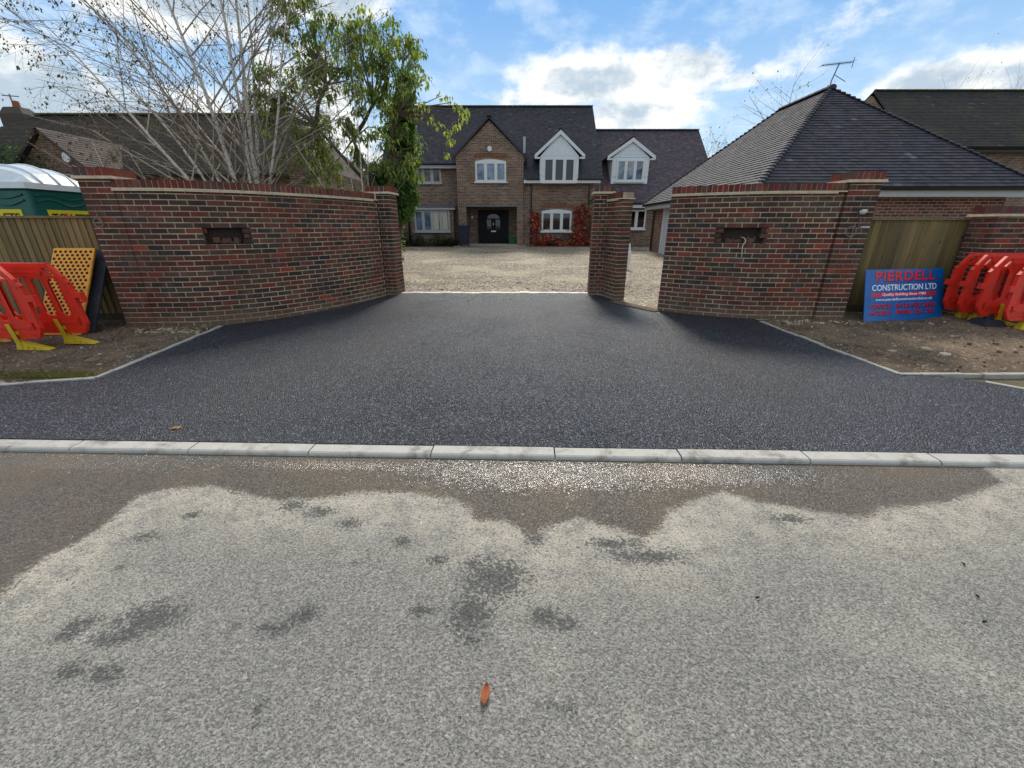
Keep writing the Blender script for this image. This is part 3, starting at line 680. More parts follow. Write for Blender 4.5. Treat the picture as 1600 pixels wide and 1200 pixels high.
# ================================================================ ROOF TILES
TILEC = [S(70, 68, 76), S(62, 62, 70), S(76, 70, 76), S(68, 68, 78), S(56, 56, 64)]
TILEB = [S(70, 58, 56), S(60, 52, 52), S(82, 62, 58), S(56, 54, 54)]
def tiled(mb, A, B, Ct, D, gauge=.10, tw=.165, step=.014, pal=TILEC, jit=.10, solid=True):
    """A,B eave left/right, Ct,D ridge right/left: every tile a piece with its own colour"""
    A, B, Ct, D = map(Vector, (A, B, Ct, D))
    ex = (B-A).normalized(); nrm = ex.cross((D-A) if (D-A).length > (Ct-B).length*.2 else (Ct-B)).normalized()
    if nrm.z < 0: nrm = -nrm
    # slope direction in the plane, perpendicular to the eave
    up = nrm.cross(ex); up = up if up.z > 0 else -up
    H = (D-A).dot(up); n = max(1, round(H/gauge)); W0 = (B-A).length
    for k in range(n):
        t0, t1 = k/n, (k+1)/n
        L0, R0 = A.lerp(D, t0), B.lerp(Ct, t0); L1, R1 = A.lerp(D, t1), B.lerp(Ct, t1)
        l0, r0 = (L0-A).dot(ex), (R0-A).dot(ex); l1, r1 = (L1-A).dot(ex), (R1-A).dot(ex)
        lo, hi = min(l0, l1), max(r0, r1); off = tw/2 if k % 2 else 0
        base0 = A+up*((L0-A).dot(up)); base1 = A+up*((L1-A).dot(up))
        i = math.floor((lo-off)/tw)
        while off+i*tw < hi:
            a, b = off+i*tw, off+(i+1)*tw; i += 1
            a0, b0 = max(a, l0), min(b, r0); a1, b1 = max(a, l1), min(b, r1)
            if b0-a0 < .004 and b1-a1 < .004: continue
            b0 = max(b0, a0); b1 = max(b1, a1); h = step*random.uniform(.8, 1.2)
            c = ch(random.choice(pal), jit)
            if random.random() < .010: c = tuple(x*1.9+.02 for x in c)
            p0 = base0+ex*a0; p1 = base0+ex*b0; p2 = base1+ex*b1; p3 = base1+ex*a1
            mb.poly([p0+nrm*h, p1+nrm*h, p2+nrm*.001, p3+nrm*.001], c); mb.poly([p0, p1, p1+nrm*h, p0+nrm*h], c)
    if solid:
        d_ = nrm*-.06; c = pal[0][:3]
        mb.poly([A+d_, D+d_, Ct+d_, B+d_], c); mb.poly([A+d_, B+d_, B, A], c); mb.poly([B+d_, Ct+d_, Ct, B], c); mb.poly([D+d_, A+d_, A, D], c)
def ridge(mb, a, b, r=.11, pal=TILEC, ln=.30):
    a, b = Vector(a), Vector(b); n = max(1, int((b-a).length/ln)); d = (b-a)/n
    side = Vector((d.y, -d.x, 0)).normalized()
    for k in range(n):
        p0, p1 = a+d*k, a+d*(k+.985); c = ch(random.choice(pal), .12); m_ = 6
        ring = []
        for q, rr in ((p0, r*1.06), (p1, r)):
            ring.append([q+side*math.cos(math.pi*j/m_)*rr+Vector((0, 0, math.sin(math.pi*j/m_)*rr*.75-.02)) for j in range(m_+1)])
        for j in range(m_): mb.poly([ring[0][j], ring[0][j+1], ring[1][j+1], ring[1][j]], c)
        mb.poly(ring[0], c); mb.poly(ring[1][::-1], c)
def window(parent, x0, x1, z0, z1, y, lights=3, frame='white_trim', glass='glass', arch=0.0, sill=True, label=None, curt=False):
    """casement window on a wall whose face is at y (looking along +y); frame > pane, sill"""
    f = MB(); t_ = .055; yf = y-.035
    f.box(x0, x1, yf, y+.05, z0, z0+t_)
    if arch > 0:
        n = 10; xs_ = [x0+(x1-x0)*i/n for i in range(n+1)]
        top_ = [(x, z1-arch+arch*math.sin(math.pi*i/n)) for i, x in enumerate(xs_)]
        f.prism(top_+[(x1, z1-arch-t_-.02), (x0, z1-arch-t_-.02)], yf, y+.05)
        zt = z1-arch-t_-.02
    else:
        f.box(x0, x1, yf, y+.05, z1-t_, z1); zt = z1-t_
    f.box(x0, x0+t_, yf+.001, y+.05, z0+t_, zt); f.box(x1-t_, x1, yf+.001, y+.05, z0+t_, zt)
    W_ = (x1-x0)
    for k in range(1, lights):
        xm = x0+W_*k/lights; f.box(xm-.045, xm+.045, yf+.001, y+.05, z0+t_, zt)
    for k in range(lights):    # opening sashes stand proud
        a = x0+W_*k/lights+(.055 if k == 0 else .045); b = x0+W_*(k+1)/lights-(.055 if k == lights-1 else .045)
        s_ = .035
        for bx in ((a, b, z0+t_, z0+t_+s_), (a, b, zt-s_, zt)): f.box(bx[0], bx[1], yf-.012, y+.04, bx[2], bx[3])
        f.box(a, a+s_, yf-.012, y+.04, z0+t_+s_, zt-s_); f.box(b-s_, b, yf-.012, y+.04, z0+t_+s_, zt-s_)
    w_ = f.build('window', frame, parent)
    g = MB(); g.box(x0+.03, x1-.03, y-.012, y-.004, z0+.03, zt+.01); g.build('pane', glass, w_)
    if sill:
        sl = MB(); sl.box(x0-.07, x1+.07, y-.11, y+.02, z0-.07, z0-.001); sl.build('sill', frame, w_, bevel=.006)
    if curt:
        c = MB()
        for a in curt:
            for i in range(5): c.box(a+i*.055, a+i*.055+.052, y-.016-(i % 2)*.005, y-.013, z0+t_+.05, zt-.05)
        c.build('curtain', 'curtain', w_)
    return w_
def drainpipe(parent, x, y, z0, z1, mat='black_plastic', shoe=True):
    mb = MB(); mb.tube([(x, y, z1), (x, y, z0)], .036, 8)
    for z in np.arange(z0+.4, z1, 1.3): mb.box(x-.055, x+.055, y-.045, y+.06, z, z+.05)
    if shoe: mb.tube([(x, y, z0+.04), (x, y-.12, z0-.02)], .038, 8)
    return mb.build('drainpipe', mat, parent)
def gutter(parent, a, b, mat='black_plastic', r=.055):
    a, b = Vector(a), Vector(b); d = (b-a).normalized(); n = Vector((d.y, -d.x, 0)); mb = MB(); ring = []
    for q in (a, b): ring.append([q+n*math.cos(math.pi*j/6)*r-Vector((0, 0, math.sin(math.pi*j/6)*r)) for j in range(7)])
    for j in range(6): mb.poly([ring[0][j], ring[1][j], ring[1][j+1], ring[0][j+1]]); 
    mb.poly([ring[0][0], ring[0][6], ring[1][6], ring[1][0]])
    mb.poly(ring[0]); mb.poly(ring[1][::-1])
    return mb.build('gutter', mat, parent)

# ================================================================ MAIN HOUSE
H = thing('brick_house', 'large two storey brick house with a central gable, dormers and red vine, beyond the gravel yard', 'house', (0, 24.6, zg(24.6)))
H['label'] = 'two storey brick house with central gable and white dormers beyond the gravel yard'
gz = .50
wl = MB()
FB, FL = 24.6, 25.45           # right facade, left facade (set back)
wl.box(-6.95, -2.95, FL, 33, gz-.3, 4.95)
wl.box(.61, 4.74, FB, 33, gz-.3, 3.98); wl.box(-2.95, .61, 26.0, 33, gz-.3, 4.0)
# right end gable
wl.prism([(24.62, gz-.3), (24.62, 3.98), (29, 8.0), (33.3, 3.98), (33.3, gz-.3)], 4.60, 4.741, axis='X')
wl.prism([(25.47, gz-.3), (25.47, 4.85), (29, 8.0), (33.3, 4.2), (33.3, gz-.3)], -6.951, -6.80, axis='X')
wl.build('wall', 'house_brick', H)
# central gable with the porch opening
GY = 24.40; gw = MB(); gx0, gx1, ga = -2.95, .61, -1.17
px0, px1, pz = -2.52, .27, 2.62
gw.box(gx0, px0, GY, 26.0, gz-.3, pz); gw.box(px1, gx1, GY, 26.0, gz-.3, pz)
gw.prism([(gx0, pz), (gx1, pz), (gx1, 5.02), (ga, 6.62), (gx0, 5.02)], GY, 25.6)
gw.build('gable_wall', 'house_brick', H)
pb = MB(); pb.box(px0, px1, 25.55, 25.70, gz-.3, pz); pb.build('porch_wall', 'house_brick', H)
pf = MB(); pf.box(px0, px1, 24.42, 25.54, gz-.1, zg(24.5)+.05); pf.build('porch_step', 'concrete', H)
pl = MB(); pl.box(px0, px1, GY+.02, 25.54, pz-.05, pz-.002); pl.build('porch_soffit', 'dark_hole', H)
ln = MB(); ln.box(px0-.02, px1+.02, GY-.02, GY+.018, pz-.06, pz+.02); ln.build('lintel', 'lead', H)
# soldier course over the gable window, corbels, alarm box
sc_ = MB()
for i in range(24): sc_.box(-2.02+i*.075, -1.955+i*.075, GY-.008, GY+.02, 4.89+.06*math.sin(math.pi*i/23), 5.10+.06*math.sin(math.pi*i/23), ch(S(128, 84, 64), .15))
sc_.build('brick_arch', 'brick', H)
sc_ = MB()
for i in range(24): sc_.box(1.60+i*.075, 1.665+i*.075, FB-.008, FB+.02, 2.47+.05*math.sin(math.pi*i/23), 2.68+.05*math.sin(math.pi*i/23), ch(S(128, 88, 68), .15))
sc_.build('brick_arch', 'brick', H)
for sx in (-1, 1):
    cb = MB()
    for i in range(4):
        x = gx0 if sx < 0 else gx1; cb.box(min(x, x+sx*(.05+i*.04)), max(x, x+sx*(.05+i*.04)), GY-.002*i-.005, GY+.3, 4.70+i*.075, 4.77+i*.075, ch(S(120, 80, 62), .15))
    cb.build('corbel', 'brick', H)
al = MB(); al.prism([(-1.17+.12*math.cos(t_), 5.34+.13*math.sin(t_)) for t_ in np.linspace(0, 2*math.pi, 14)[:-1]], GY-.09, GY); al.build('alarm_box', 'white_trim', H)
# front door set with sidelights
dr = MB(); dr.box(-1.95, -1.87, 25.42, 25.56, zg(24.6)+.05, 2.42); dr.box(-.28, -.20, 25.42, 25.56, zg(24.6)+.05, 2.42); dr.box(-1.87, -.28, 25.42, 25.56, 2.34, 2.42)
dr.box(-1.60, -1.54, 25.43, 25.56, zg(24.6)+.05, 2.34); dr.box(-.61, -.55, 25.43, 25.56, zg(24.6)+.05, 2.34)
dfm = dr.build('door_frame', 'door_dark', H)
dd = MB(); dd.box(-1.54, -.61, 25.47, 25.54, zg(24.6)+.06, 2.34)
for a, b in ((-1.46, -1.12), (-1.03, -.69)): dd.box(a, b, 25.455, 25.47, zg(24.6)+.16, 1.20)
door = dd.build('door', 'door_dark', H)
q = MB(); q.box(-1.46, -1.20, 25.458, 25.47, 1.40, 1.92); q.box(-.95, -.69, 25.458, 25.47, 1.40, 1.92)
q.prism([(-1.075+.36*math.cos(t_), 1.98+.24*math.sin(t_)) for t_ in np.linspace(0, math.pi, 10)], 25.458, 25.47); q.build('door_glass', 'glass', door)
q = MB(); q.box(-1.21, -.93, 25.44, 25.456, 1.255, 1.33); q.build('letter_plate', 'white_trim', door)
q = MB(); q.box(-1.09, -1.06, 25.42, 25.456, 1.62, 1.75); q.build('knocker', 'chrome', door)
q = MB(); q.tube([(-1.47, 25.43, 1.42), (-1.36, 25.43, 1.42)], .014, 6); q.build('handle', 'chrome', door)
for a, b in ((-1.87, -1.60), (-.55, -.28)):
    q = MB(); q.box(a, b, 25.46, 25.50, zg(24.6)+.05, 2.34); q.build('sidelight', 'door_dark', dfm)
q = MB(); q.tube([(-2.30, 25.48, 2.02), (-2.30, 25.40, 2.08), (-2.30, 25.40, 1.98)], .05, 8); q.build('porch_lamp', 'chrome', H)
# windows
window(H, -5.45, -3.95, 3.82, 4.88, FL, 3, 'grey_trim')
window(H, -1.95, -.31, 3.79, 4.86, GY, 3, 'white_trim', 'glass_sky_painted', arch=.10)
window(H, 1.65, 3.31, 1.30, 2.44, FB, 3, 'white_trim', 'glass', arch=.10)
# ground floor bay window
by = 25.0; bb = MB(); bb.box(-5.75, -3.30, by, FL+.05, gz-.3, 1.22); bb.box(-5.75, -5.52, by, FL+.05, 1.22, 2.42); bb.box(-3.52, -3.30, by, FL+.05, 1.22, 2.42); bb.build('bay_wall', 'house_brick', H)
window(H, -5.52, -3.52, 1.28, 2.42, by, 4, 'grey_trim', 'glass_sky_painted', curt=[-4.43, -3.93])
bb = MB(); bb.hexa([(-5.85, by-.12, 2.422), (-3.2, by-.12, 2.422), (-3.2, FL, 2.422), (-5.85, FL, 2.422)], [(-5.85, by-.12, 2.50), (-3.2, by-.12, 2.50), (-3.2, FL-.001, 2.70), (-5.85, FL-.001, 2.70)]); bb.build('bay_roof', 'lead', H)
bb = MB(); bb.box(-5.87, -3.18, by-.145, by-.121, 2.43, 2.51); bb.build('bay_fascia', 'grey_trim', H)
# roofs
sl = 4.24/4.6
def zr(y): return 3.93+(y-24.3)*sl
rf = MB()
tiled(rf, (-7.15, 25.15, zr(25.15)), (-2.85, 25.15, zr(25.15)), (-2.85, 29, zr(29)), (-7.15, 29, zr(29)))
tiled(rf, (.62, 24.3, zr(24.3)), (4.86, 24.3, zr(24.3)), (4.86, 29, zr(29)), (.62, 29, zr(29)))
tiled(rf, (-2.85, 25.65, zr(25.65)), (.62, 25.65, zr(25.65)), (.62, 29, zr(29)), (-2.85, 29, zr(29)))
rf.poly([(-7.15, 29.02, zr(29)), (4.86, 29.02, zr(29)), (4.86, 33.6, 4.0), (-7.15, 33.6, 4.0)], TILEC[0][:3])
roof = rf.build('roof', 'tile_moss', H)
rm = MB(); ridge(rm, (-7.15, 29.0, zr(29)+.03), (4.86, 29.0, zr(29)+.03), pal=[S(74, 76, 56), S(66, 70, 50)]); rm.build('ridge_tiles', 'tile_moss', roof)
# gable roof
gr = MB(); apex = 6.80; ez = 4.98; ya_ = 24.3+(apex-3.93)/sl; ye_ = 24.3+(ez-3.93)/sl; sp_ = .20
tiled(gr, (gx1+sp_, ye_+.1, ez-.06), (gx1+sp_, GY-.12, ez-.06), (ga, GY-.12, apex), (ga, ya_+.1, apex))
tiled(gr, (gx0-sp_, GY-.12, ez-.06), (gx0-sp_, ye_+.1, ez-.06), (ga, ya_+.1, apex), (ga, GY-.12, apex))
ridge(gr, (ga, GY-.14, apex+.02), (ga, ya_, apex+.02)); gr.build('gable_roof', 'tile', H)
# fascias, gutters, pipes
q = MB(); q.box(-6.95, gx0-.02, 25.16, 25.19, 4.52, 4.68); q.build('fascia', 'grey_trim', H)
for a, b in ((gx1+.02, 1.50), (3.44, 4.74)):
    q = MB(); q.box(a, b, 24.33, 24.36, 3.72, 3.88); q.build('fascia', 'white_trim', H)
gutter(H, (-7.0, 25.10, 4.74), (-3.1, 25.10, 4.74)); gutter(H, (.75, 24.27, 3.92), (1.50, 24.27, 3.92)); gutter(H, (3.44, 24.27, 3.92), (4.78, 24.27, 3.92))
drainpipe(H, -5.95, FL-.06, .6, 4.6); drainpipe(H, 1.05, FB-.06, .6, 3.75); drainpipe(H, 4.20, FB-.06, 2.1, 3.75, shoe=False)
# flue pipe on the roof
q = MB(); q.tube([(.68, 25.9, 5.30), (.68, 25.9, 6.15)], .07, 10); fl = q.build('flue', 'white_metal', H)
q = MB(); q.box(.45, .95, 25.75, 26.0, 5.22, 5.27); q.build('flue_flashing', 'lead', fl)
# dormer
def dormer(x0, x1, y, z0, ze, za, yb_e, yb_a, wx0, wx1, wz0, wz1, glass):
    xm = (x0+x1)/2; o_ = .30
    d_ = MB(); d_.prism([(x0, z0), (x1, z0), (x1, ze), (xm, za-.12), (x0, ze)], y, yb_e+.8); dm = d_.build('dormer', 'cladding', H)
    cl = MB(); n = 9
    for i in range(n):      # weatherboards in the gable
        za0 = ze+.02+(za-.32-ze)*i/n; za1 = ze+.02+(za-.32-ze)*(i+1)/n
        hw0 = (x1-x0)/2*(1-(za0-ze)/(za-.1-ze)); hw1 = (x1-x0)/2*(1-(za1-ze)/(za-.1-ze))
        cl.hexa([(xm-hw0, y-.035, za0), (xm+hw0, y-.035, za0), (xm+hw0, y, za0), (xm-hw0, y, za0)], [(xm-hw1, y-.012, za1), (xm+hw1, y-.012, za1), (xm+hw1, y, za1), (xm-hw1, y, za1)])
    cl.build('weatherboards', 'cladding', dm)
    bg_ = MB()
    for sx in (-1, 1):
        xe = xm+sx*((x1-x0)/2+o_)
        bg_.prism([(xe, ze-.12), (xe, ze+.06), (xm, za+.04), (xm, za-.16)] if sx < 0 else [(xm, za-.16), (xm, za+.04), (xe, ze+.06), (xe, ze-.12)], y-.12, y-.085)
        bg_.box(min(xe, xe-sx*.28), max(xe, xe-sx*.28), y-.115, y+.02, ze-.13, ze-.05)
    bg_.build('bargeboard', 'white_trim', dm, recalc=True)
    for a, b in ((x0+.003, wx0), (wx1, x1-.003)):
        pn = MB(); pn.box(a, b, y-.03, y, z0+.35, ze-.04); pn.build('side_panel', 'white_trim', dm)
    r_ = MB(); e_ = (x1-x0)/2+o_
    tiled(r_, (xm+e_, yb_e, ze), (xm+e_, y-.10, ze), (xm, y-.10, za+.08), (xm, yb_a, za+.08), solid=False)
    tiled(r_, (xm-e_, y-.10, ze), (xm-e_, yb_e, ze), (xm, yb_a, za+.08), (xm, y-.10, za+.08), solid=False)
    ridge(r_, (xm, y-.10, za+.09), (xm, yb_a, za+.09), r=.09); r_.build('dormer_roof', 'tile', dm)
    window(dm, wx0, wx1, wz0, wz1, y-.02, 3, 'white_trim', glass)
dormer(1.48, 3.50, 24.24, 3.72, 4.98, 6.12, 25.6, 27.0, 1.66, 3.32, 3.76, 4.90, 'glass')
# ---- lower wing on the right
ww = MB(); ww.box(4.742, 11.25, FB+.05, 33, gz-.3, 2.72); ww.prism([(24.7, 2.72), (29, 6.7), (33.2, 2.72)], 11.05, 11.251, axis='X'); ww.build('wing_wall', 'house_brick', H)
def zw(y): return 2.80+(y-24.4)*.92
wr = MB()
tiled(wr, (4.88, 24.3, zw(24.3)), (11.45, 24.3, zw(24.3)), (11.45, 29, zw(29)), (4.88, 29, zw(29)), pal=[S(92, 82, 92), S(82, 74, 84), S(104, 88, 90), S(78, 74, 82)])
wr.poly([(4.88, 29.02, zw(29)), (11.45, 29.02, zw(29)), (11.45, 33.6, 2.8), (4.88, 33.6, 2.8)], TILEC[0][:3])
wro = wr.build('wing_roof', 'tile', H); q = MB(); ridge(q, (4.9, 29, zw(29)+.03), (11.45, 29, zw(29)+.03)); q.build('ridge_tiles', 'tile', wro)
dormer(5.52, 7.55, 25.42, 3.78, 5.08, 5.98, 26.95, 28.0, 5.78, 7.30, 3.90, 4.98, 'glass_sky_painted')
q = MB(); q.box(4.9, 8.2, 24.33, 24.36, 2.50, 2.66); q.build('fascia', 'white_trim', H); gutter(H, (4.9, 24.26, 2.74), (8.3, 24.26, 2.74))
window(H, 6.40, 7.46, 1.42, 2.42, FB+.05, 2, 'white_trim', 'glass')

# ---- planting, bin, box in front of the house
def leafcol(base, j=.3): return ch(random.choice(base), j)
def leaf(mb, c, d, up, ln, wd, col, fold=.25, curl=.2):
    """one folded pointed leaf"""
    d = d.normalized(); s_ = d.cross(up)
    if s_.length < 1e-4: s_ = d.orthogonal()
    s_.normalize(); n_ = s_.cross(d)
    b = c; m0 = c+d*ln*.45+n_*ln*.03; tip = c+d*ln-n_*ln*curl
    l_ = c+d*ln*.42+s_*wd*.5+n_*wd*fold; r_ = c+d*ln*.42-s_*wd*.5+n_*wd*fold
    mb.poly([b, r_, tip, m0], col); mb.poly([b, m0, tip, l_], col)
def rvec(): 
    v_ = Vector((random.gauss(0, 1), random.gauss(0, 1), random.gauss(0, 1))); return v_.normalized()
def leaf_blob(mb, cs, n, ln, wd, pal, jit=.3, droop=.0, shell=.55):
    """leaves spread through a set of ellipsoids (cx,cy,cz,rx,ry,rz)"""
    wts = [c[3]*c[4]*c[5] for c in cs]
    for _ in range(n):
        c = random.choices(cs, wts)[0]; v_ = rvec(); r_ = (shell+(1-shell)*random.random()) if random.random() < .8 else random.random()
        q_ = Vector((c[0]+v_.x*c[3]*r_, c[1]+v_.y*c[4]*r_, c[2]+v_.z*c[5]*r_))
        d = (v_*.6+rvec()*.8+Vector((0, 0, -droop))).normalized()
        s_ = random.uniform(.65, 1.2); leaf(mb, q_, d, Vector((0, 0, 1)), ln*s_, wd*s_, leafcol(pal, jit))
def shrub(name, label, cat, cs, n, ln, wd, pal, base, group=None, stems=8, fol='foliage', jit=.3):
    r_ = thing(name, label, cat, base, group); mb = MB(); leaf_blob(mb, cs, n, ln, wd, pal, jit); mb.build(fol, 'leaf', r_)
    st_ = MB()
    for k in range(stems):
        c = random.choice(cs); e = Vector((c[0]+random.uniform(-.6, .6)*c[3], c[1]+random.uniform(-.6, .6)*c[4], c[2]+random.uniform(-.2, .7)*c[5]))
        b_ = Vector(base)+Vector((random.uniform(-.5, .5)*cs[0][3]*.5, random.uniform(-.1, .1), 0))
        st_.tube([b_, b_.lerp(e, .5)+rvec()*.08, e], [.018, .012, .005], 5)
    st_.build('stems', 'bark', r_); return r_
DG = [S(36, 52, 30), S(46, 62, 36), S(28, 42, 28), S(58, 72, 40)]
MG = [S(70, 100, 42), S(88, 116, 50), S(56, 84, 38), S(104, 128, 56)]
for i, (x, w_, h_) in enumerate(((-6.3, .75, .9), (-5.2, .7, .75), (-4.2, .75, .8), (-3.35, .6, .6))):
    shrub('low_shrub', ['dark evergreen shrub at the far left end of the bed under the bay window', 'second dark shrub of the bed under the bay window, below its left panes', 'third dark shrub of the bed under the bay window, below the curtains', 'smallest dark shrub of the bay window bed, nearest the wheeled bin'][i], 'shrub',
          [(x+random.uniform(-.2, .2), 24.3+random.uniform(-.15, .15), .5+h_*.4, w_*.75, .42, h_*.5), (x, 24.35, .5+h_*.25, w_*.85, .5, h_*.35)], 900, .09, .05, DG, (x, 24.35, .5), 'shrubs under the bay window', 5)
# red vine round the lower right window
vr = thing('climbing_vine', 'red and orange autumn vine climbing round the lower right window of the house', 'climber', (2.4, 24.5, .5))
mb = MB(); RV = [S(150, 40, 34), S(178, 60, 44), S(126, 34, 32), S(196, 92, 56), S(104, 44, 34), S(160, 110, 60)]
def vine(n, x0, x1, z0, z1, th, pal):
    for _ in range(n):
        c = Vector((random.uniform(x0, x1), 24.57-abs(random.gauss(0, th)), random.uniform(z0, z1)))
        s_ = random.uniform(.7, 1.3); leaf(mb, c, Vector((random.uniform(-.5, .5), -.5, -.8)), Vector((0, -1, .3)), .11*s_, .10*s_, leafcol(pal, .25))
PK = [S(168, 84, 84), S(150, 48, 44), S(120, 40, 38), S(186, 120, 96)]
def clump(cx, cz, rx, rz, n, th, pal):
    for _ in range(n):
        x = random.gauss(cx, rx*.5); z = max(.52, random.gauss(cz, rz*.5))
        if 1.60 < x < 3.36 and z > 1.22: continue
        s_ = random.uniform(.7, 1.4); c = Vector((x, 24.55-abs(random.gauss(0, th)), z))
        leaf(mb, c, Vector((random.uniform(-.6, .6), -.5, -.8)), Vector((0, -1, .3)), .12*s_, .11*s_, leafcol(pal, .35))
for k in range(15): clump(random.uniform(1.1, 4.5), random.uniform(.6, .98), .34, .24, 62, .15, random.choice([RV, RV, PK, RV[3:]+RV[:1], [S(70, 40, 32), S(96, 52, 40)]]))
for k in range(7): clump(random.uniform(1.15, 1.42), random.uniform(1.1, 2.2), .2, .3, 36, .06, random.choice([PK, RV]))
for k in range(12): clump(random.uniform(3.55, 4.1), random.uniform(1.0, 2.45), .34, .36, 46, .07, random.choice([RV, PK, [S(150, 70, 48), S(120, 80, 50)]]))
clump(4.3, 1.9, .5, 1.0, 90, .03, MG)
mb.build('foliage', 'leaf', vr)
mb = MB()
for k in range(16):
    x = random.uniform(1.0, 4.2); e = Vector((random.choice([1.3, 3.8, 3.9, 1.2])+random.uniform(-.2, .3), 24.56, random.uniform(1.2, 2.5))); mb.tube([(x, 24.52, .5), (x*.5+e.x*.5, 24.55, .95), e], [.02, .014, .006], 5)
mb.build('stems', 'bark', vr)
bn = thing('wheeled_bin', 'dark blue wheeled refuse bin standing left of the porch', 'bin', (-2.62, 23.7, zg(23.7)))
bz = zg(23.7)
q = MB(); q.hexa([(-2.83, 23.5, bz+.10), (-2.41, 23.5, bz+.10), (-2.41, 23.95, bz+.10), (-2.83, 23.95, bz+.10)], [(-2.90, 23.42, bz+1.0), (-2.34, 23.42, bz+1.0), (-2.34, 24.05, bz+1.0), (-2.90, 24.05, bz+1.0)]); q.build('body', 'bin_plastic', bn, bevel=.02)
q = MB(); q.prism([(23.38, bz+1.0), (24.10, bz+1.0), (24.10, bz+1.09), (23.9, bz+1.10), (23.38, bz+1.04)], -2.93, -2.31, axis='X'); q.build('lid', 'bin_plastic', bn, recalc=True)
for x in (-2.86, -2.42):
    q = MB(); q.prism([(24.0+.1*math.cos(t_), bz+.10+.1*math.sin(t_)) for t_ in np.linspace(0, 2*math.pi, 17)[:-1]], x, x+.05, axis='X'); q.build('wheel', 'rubber', bn, recalc=True)
gb = thing('storage_crate', 'small green crate standing in the right corner of the porch', 'crate', (0.0, 24.9, zg(24.9)+.03))
q = MB(); z_ = zg(24.6)+.05; q.hexa([(-.16, 24.75, z_), (.18, 24.75, z_), (.18, 25.1, z_), (-.16, 25.1, z_)], [(-.19, 24.72, z_+.36), (.21, 24.72, z_+.36), (.21, 25.13, z_+.36), (-.19, 25.13, z_+.36)]); q.build('body', 'green_plastic', gb, bevel=.01)
q = MB(); q.box(-.22, .24, 24.69, 25.16, z_+.361, z_+.40); q.build('rim', 'green_plastic', gb)

# ================================================================ GARAGE
G_ = thing('detached_garage', 'low brick garage with a large hipped dark tiled roof behind the right wall', 'garage', (9.7, 15, zg(15)))
q = MB(); x0, x1, y0, y1 = 6.60, 12.9, 11.72, 20.5
q.box(x0, x1, y0, y0+.2, 0, 2.40); q.box(x1-.2, x1, y0+.2, y1, 0, 2.40); q.box(x0, x1-.2, y1-.2, y1, 0, 2.40)
for a, b in ((y0+.2, 13.2), (15.7, 16.9), (19.4, y1-.2)): q.box(x0, x0+.2, a, b, 0, 2.40)
for a, b in ((13.2, 15.7), (16.9, 19.4)): q.box(x0, x0+.2, a, b, 2.28, 2.40)
q.build('wall', 'garage_brick', G_)
for a, b in ((13.2, 15.7), (16.9, 19.4)):
    d_ = MB(); n = 26
    for i in range(n):
        z0_ = zg(a)+.02+(2.28-zg(a)-.02)*i/n; z1_ = zg(a)+.02+(2.28-zg(a)-.02)*(i+1)/n
        d_.hexa([(x0+.03, a+.05, z0_), (x0+.08, a+.05, z0_), (x0+.08, b-.05, z0_), (x0+.03, b-.05, z0_)], [(x0+.045, a+.05, z1_-.004), (x0+.08, a+.05, z1_-.004), (x0+.08, b-.05, z1_-.004), (x0+.045, b-.05, z1_-.004)])
    do = d_.build('roller_door', 'white_metal', G_)
    for aa in (a, b-.05):
        f_ = MB(); f_.box(x0+.01, x0+.1, aa, aa+.05, 0, 2.28); f_.build('door_jamb', 'white_trim', do)
q = MB(); q.box(6.2, 6.62, 12.8, 19.8, .1, zg(16)+.03); q.build('threshold', 'concrete', G_)
ee, er = 2.50, 5.50; gx0_, gx1_, gy0_, gy1_ = 6.15, 13.3, 11.3, 21.0; rx, ry0, ry1 = 9.72, 14.9, 17.4
gr_ = MB()
kw = dict(gauge=.125, tw=.17, step=.021, jit=.05)
tiled(gr_, (gx0_, gy0_, ee), (gx1_, gy0_, ee), (rx, ry0, er), (rx, ry0, er), **kw)
tiled(gr_, (gx0_, gy1_, ee), (gx0_, gy0_, ee), (rx, ry0, er), (rx, ry1, er), **kw)
tiled(gr_, (gx1_, gy0_, ee), (gx1_, gy1_, ee), (rx, ry1, er), (rx, ry0, er), **kw)
tiled(gr_, (gx1_, gy1_, ee), (gx0_, gy1_, ee), (rx, ry1, er), (rx, ry1, er), **kw)
gro = gr_.build('roof', 'tile', G_)
q = MB()
def bonnets(a, b, n):
    a, b = Vector(a), Vector(b); d = (b-a)/n; side = Vector((d.y, -d.x, 0)).normalized()
    for k in range(n):
        p0 = a+d*k; p1 = a+d*(k+1.15); c = ch(random.choice(TILEC), .12); m_ = 4
        ring = [[p_+side*math.cos(math.pi*j/m_)*rr+Vector((0, 0, math.sin(math.pi*j/m_)*rr*.55+zo)) for j in range(m_+1)] for p_, rr, zo in ((p0, .085, .02), (p1, .05, -.01))]
        for j in range(m_): q.poly([ring[0][j], ring[0][j+1], ring[1][j+1], ring[1][j]], c)
        q.poly(ring[0], c)
for a, b in (((gx0_, gy0_, ee+.01), (rx, ry0, er+.01)), ((gx1_, gy0_, ee+.01), (rx, ry0, er+.01)), ((gx0_, gy1_, ee+.01), (rx, ry1, er+.01))):
    q = MB(); bonnets(a, b, 37); q.build('hip_tiles', 'tile', gro)
q = MB(); ridge(q, (rx, ry0-.1, er+.02), (rx, ry1, er+.02)); q.build('ridge_tiles', 'tile', gro)
q = MB(); q.box(gx0_+.10, gx1_-.10, gy0_+.10, gy0_+.125, 2.27, 2.43); q.box(gx0_+.075, gx0_+.099, gy0_+.10, gy1_-.1, 2.27, 2.43); q.build('fascia', 'grey_trim', G_)
q = MB(); q.box(gx0_+.10, gx1_-.1, gy0_+.126, y0, 2.275, 2.29); q.box(gx0_+.10, x0, y0, gy1_-.1, 2.275, 2.29); q.build('soffit', 'grey_trim', G_)
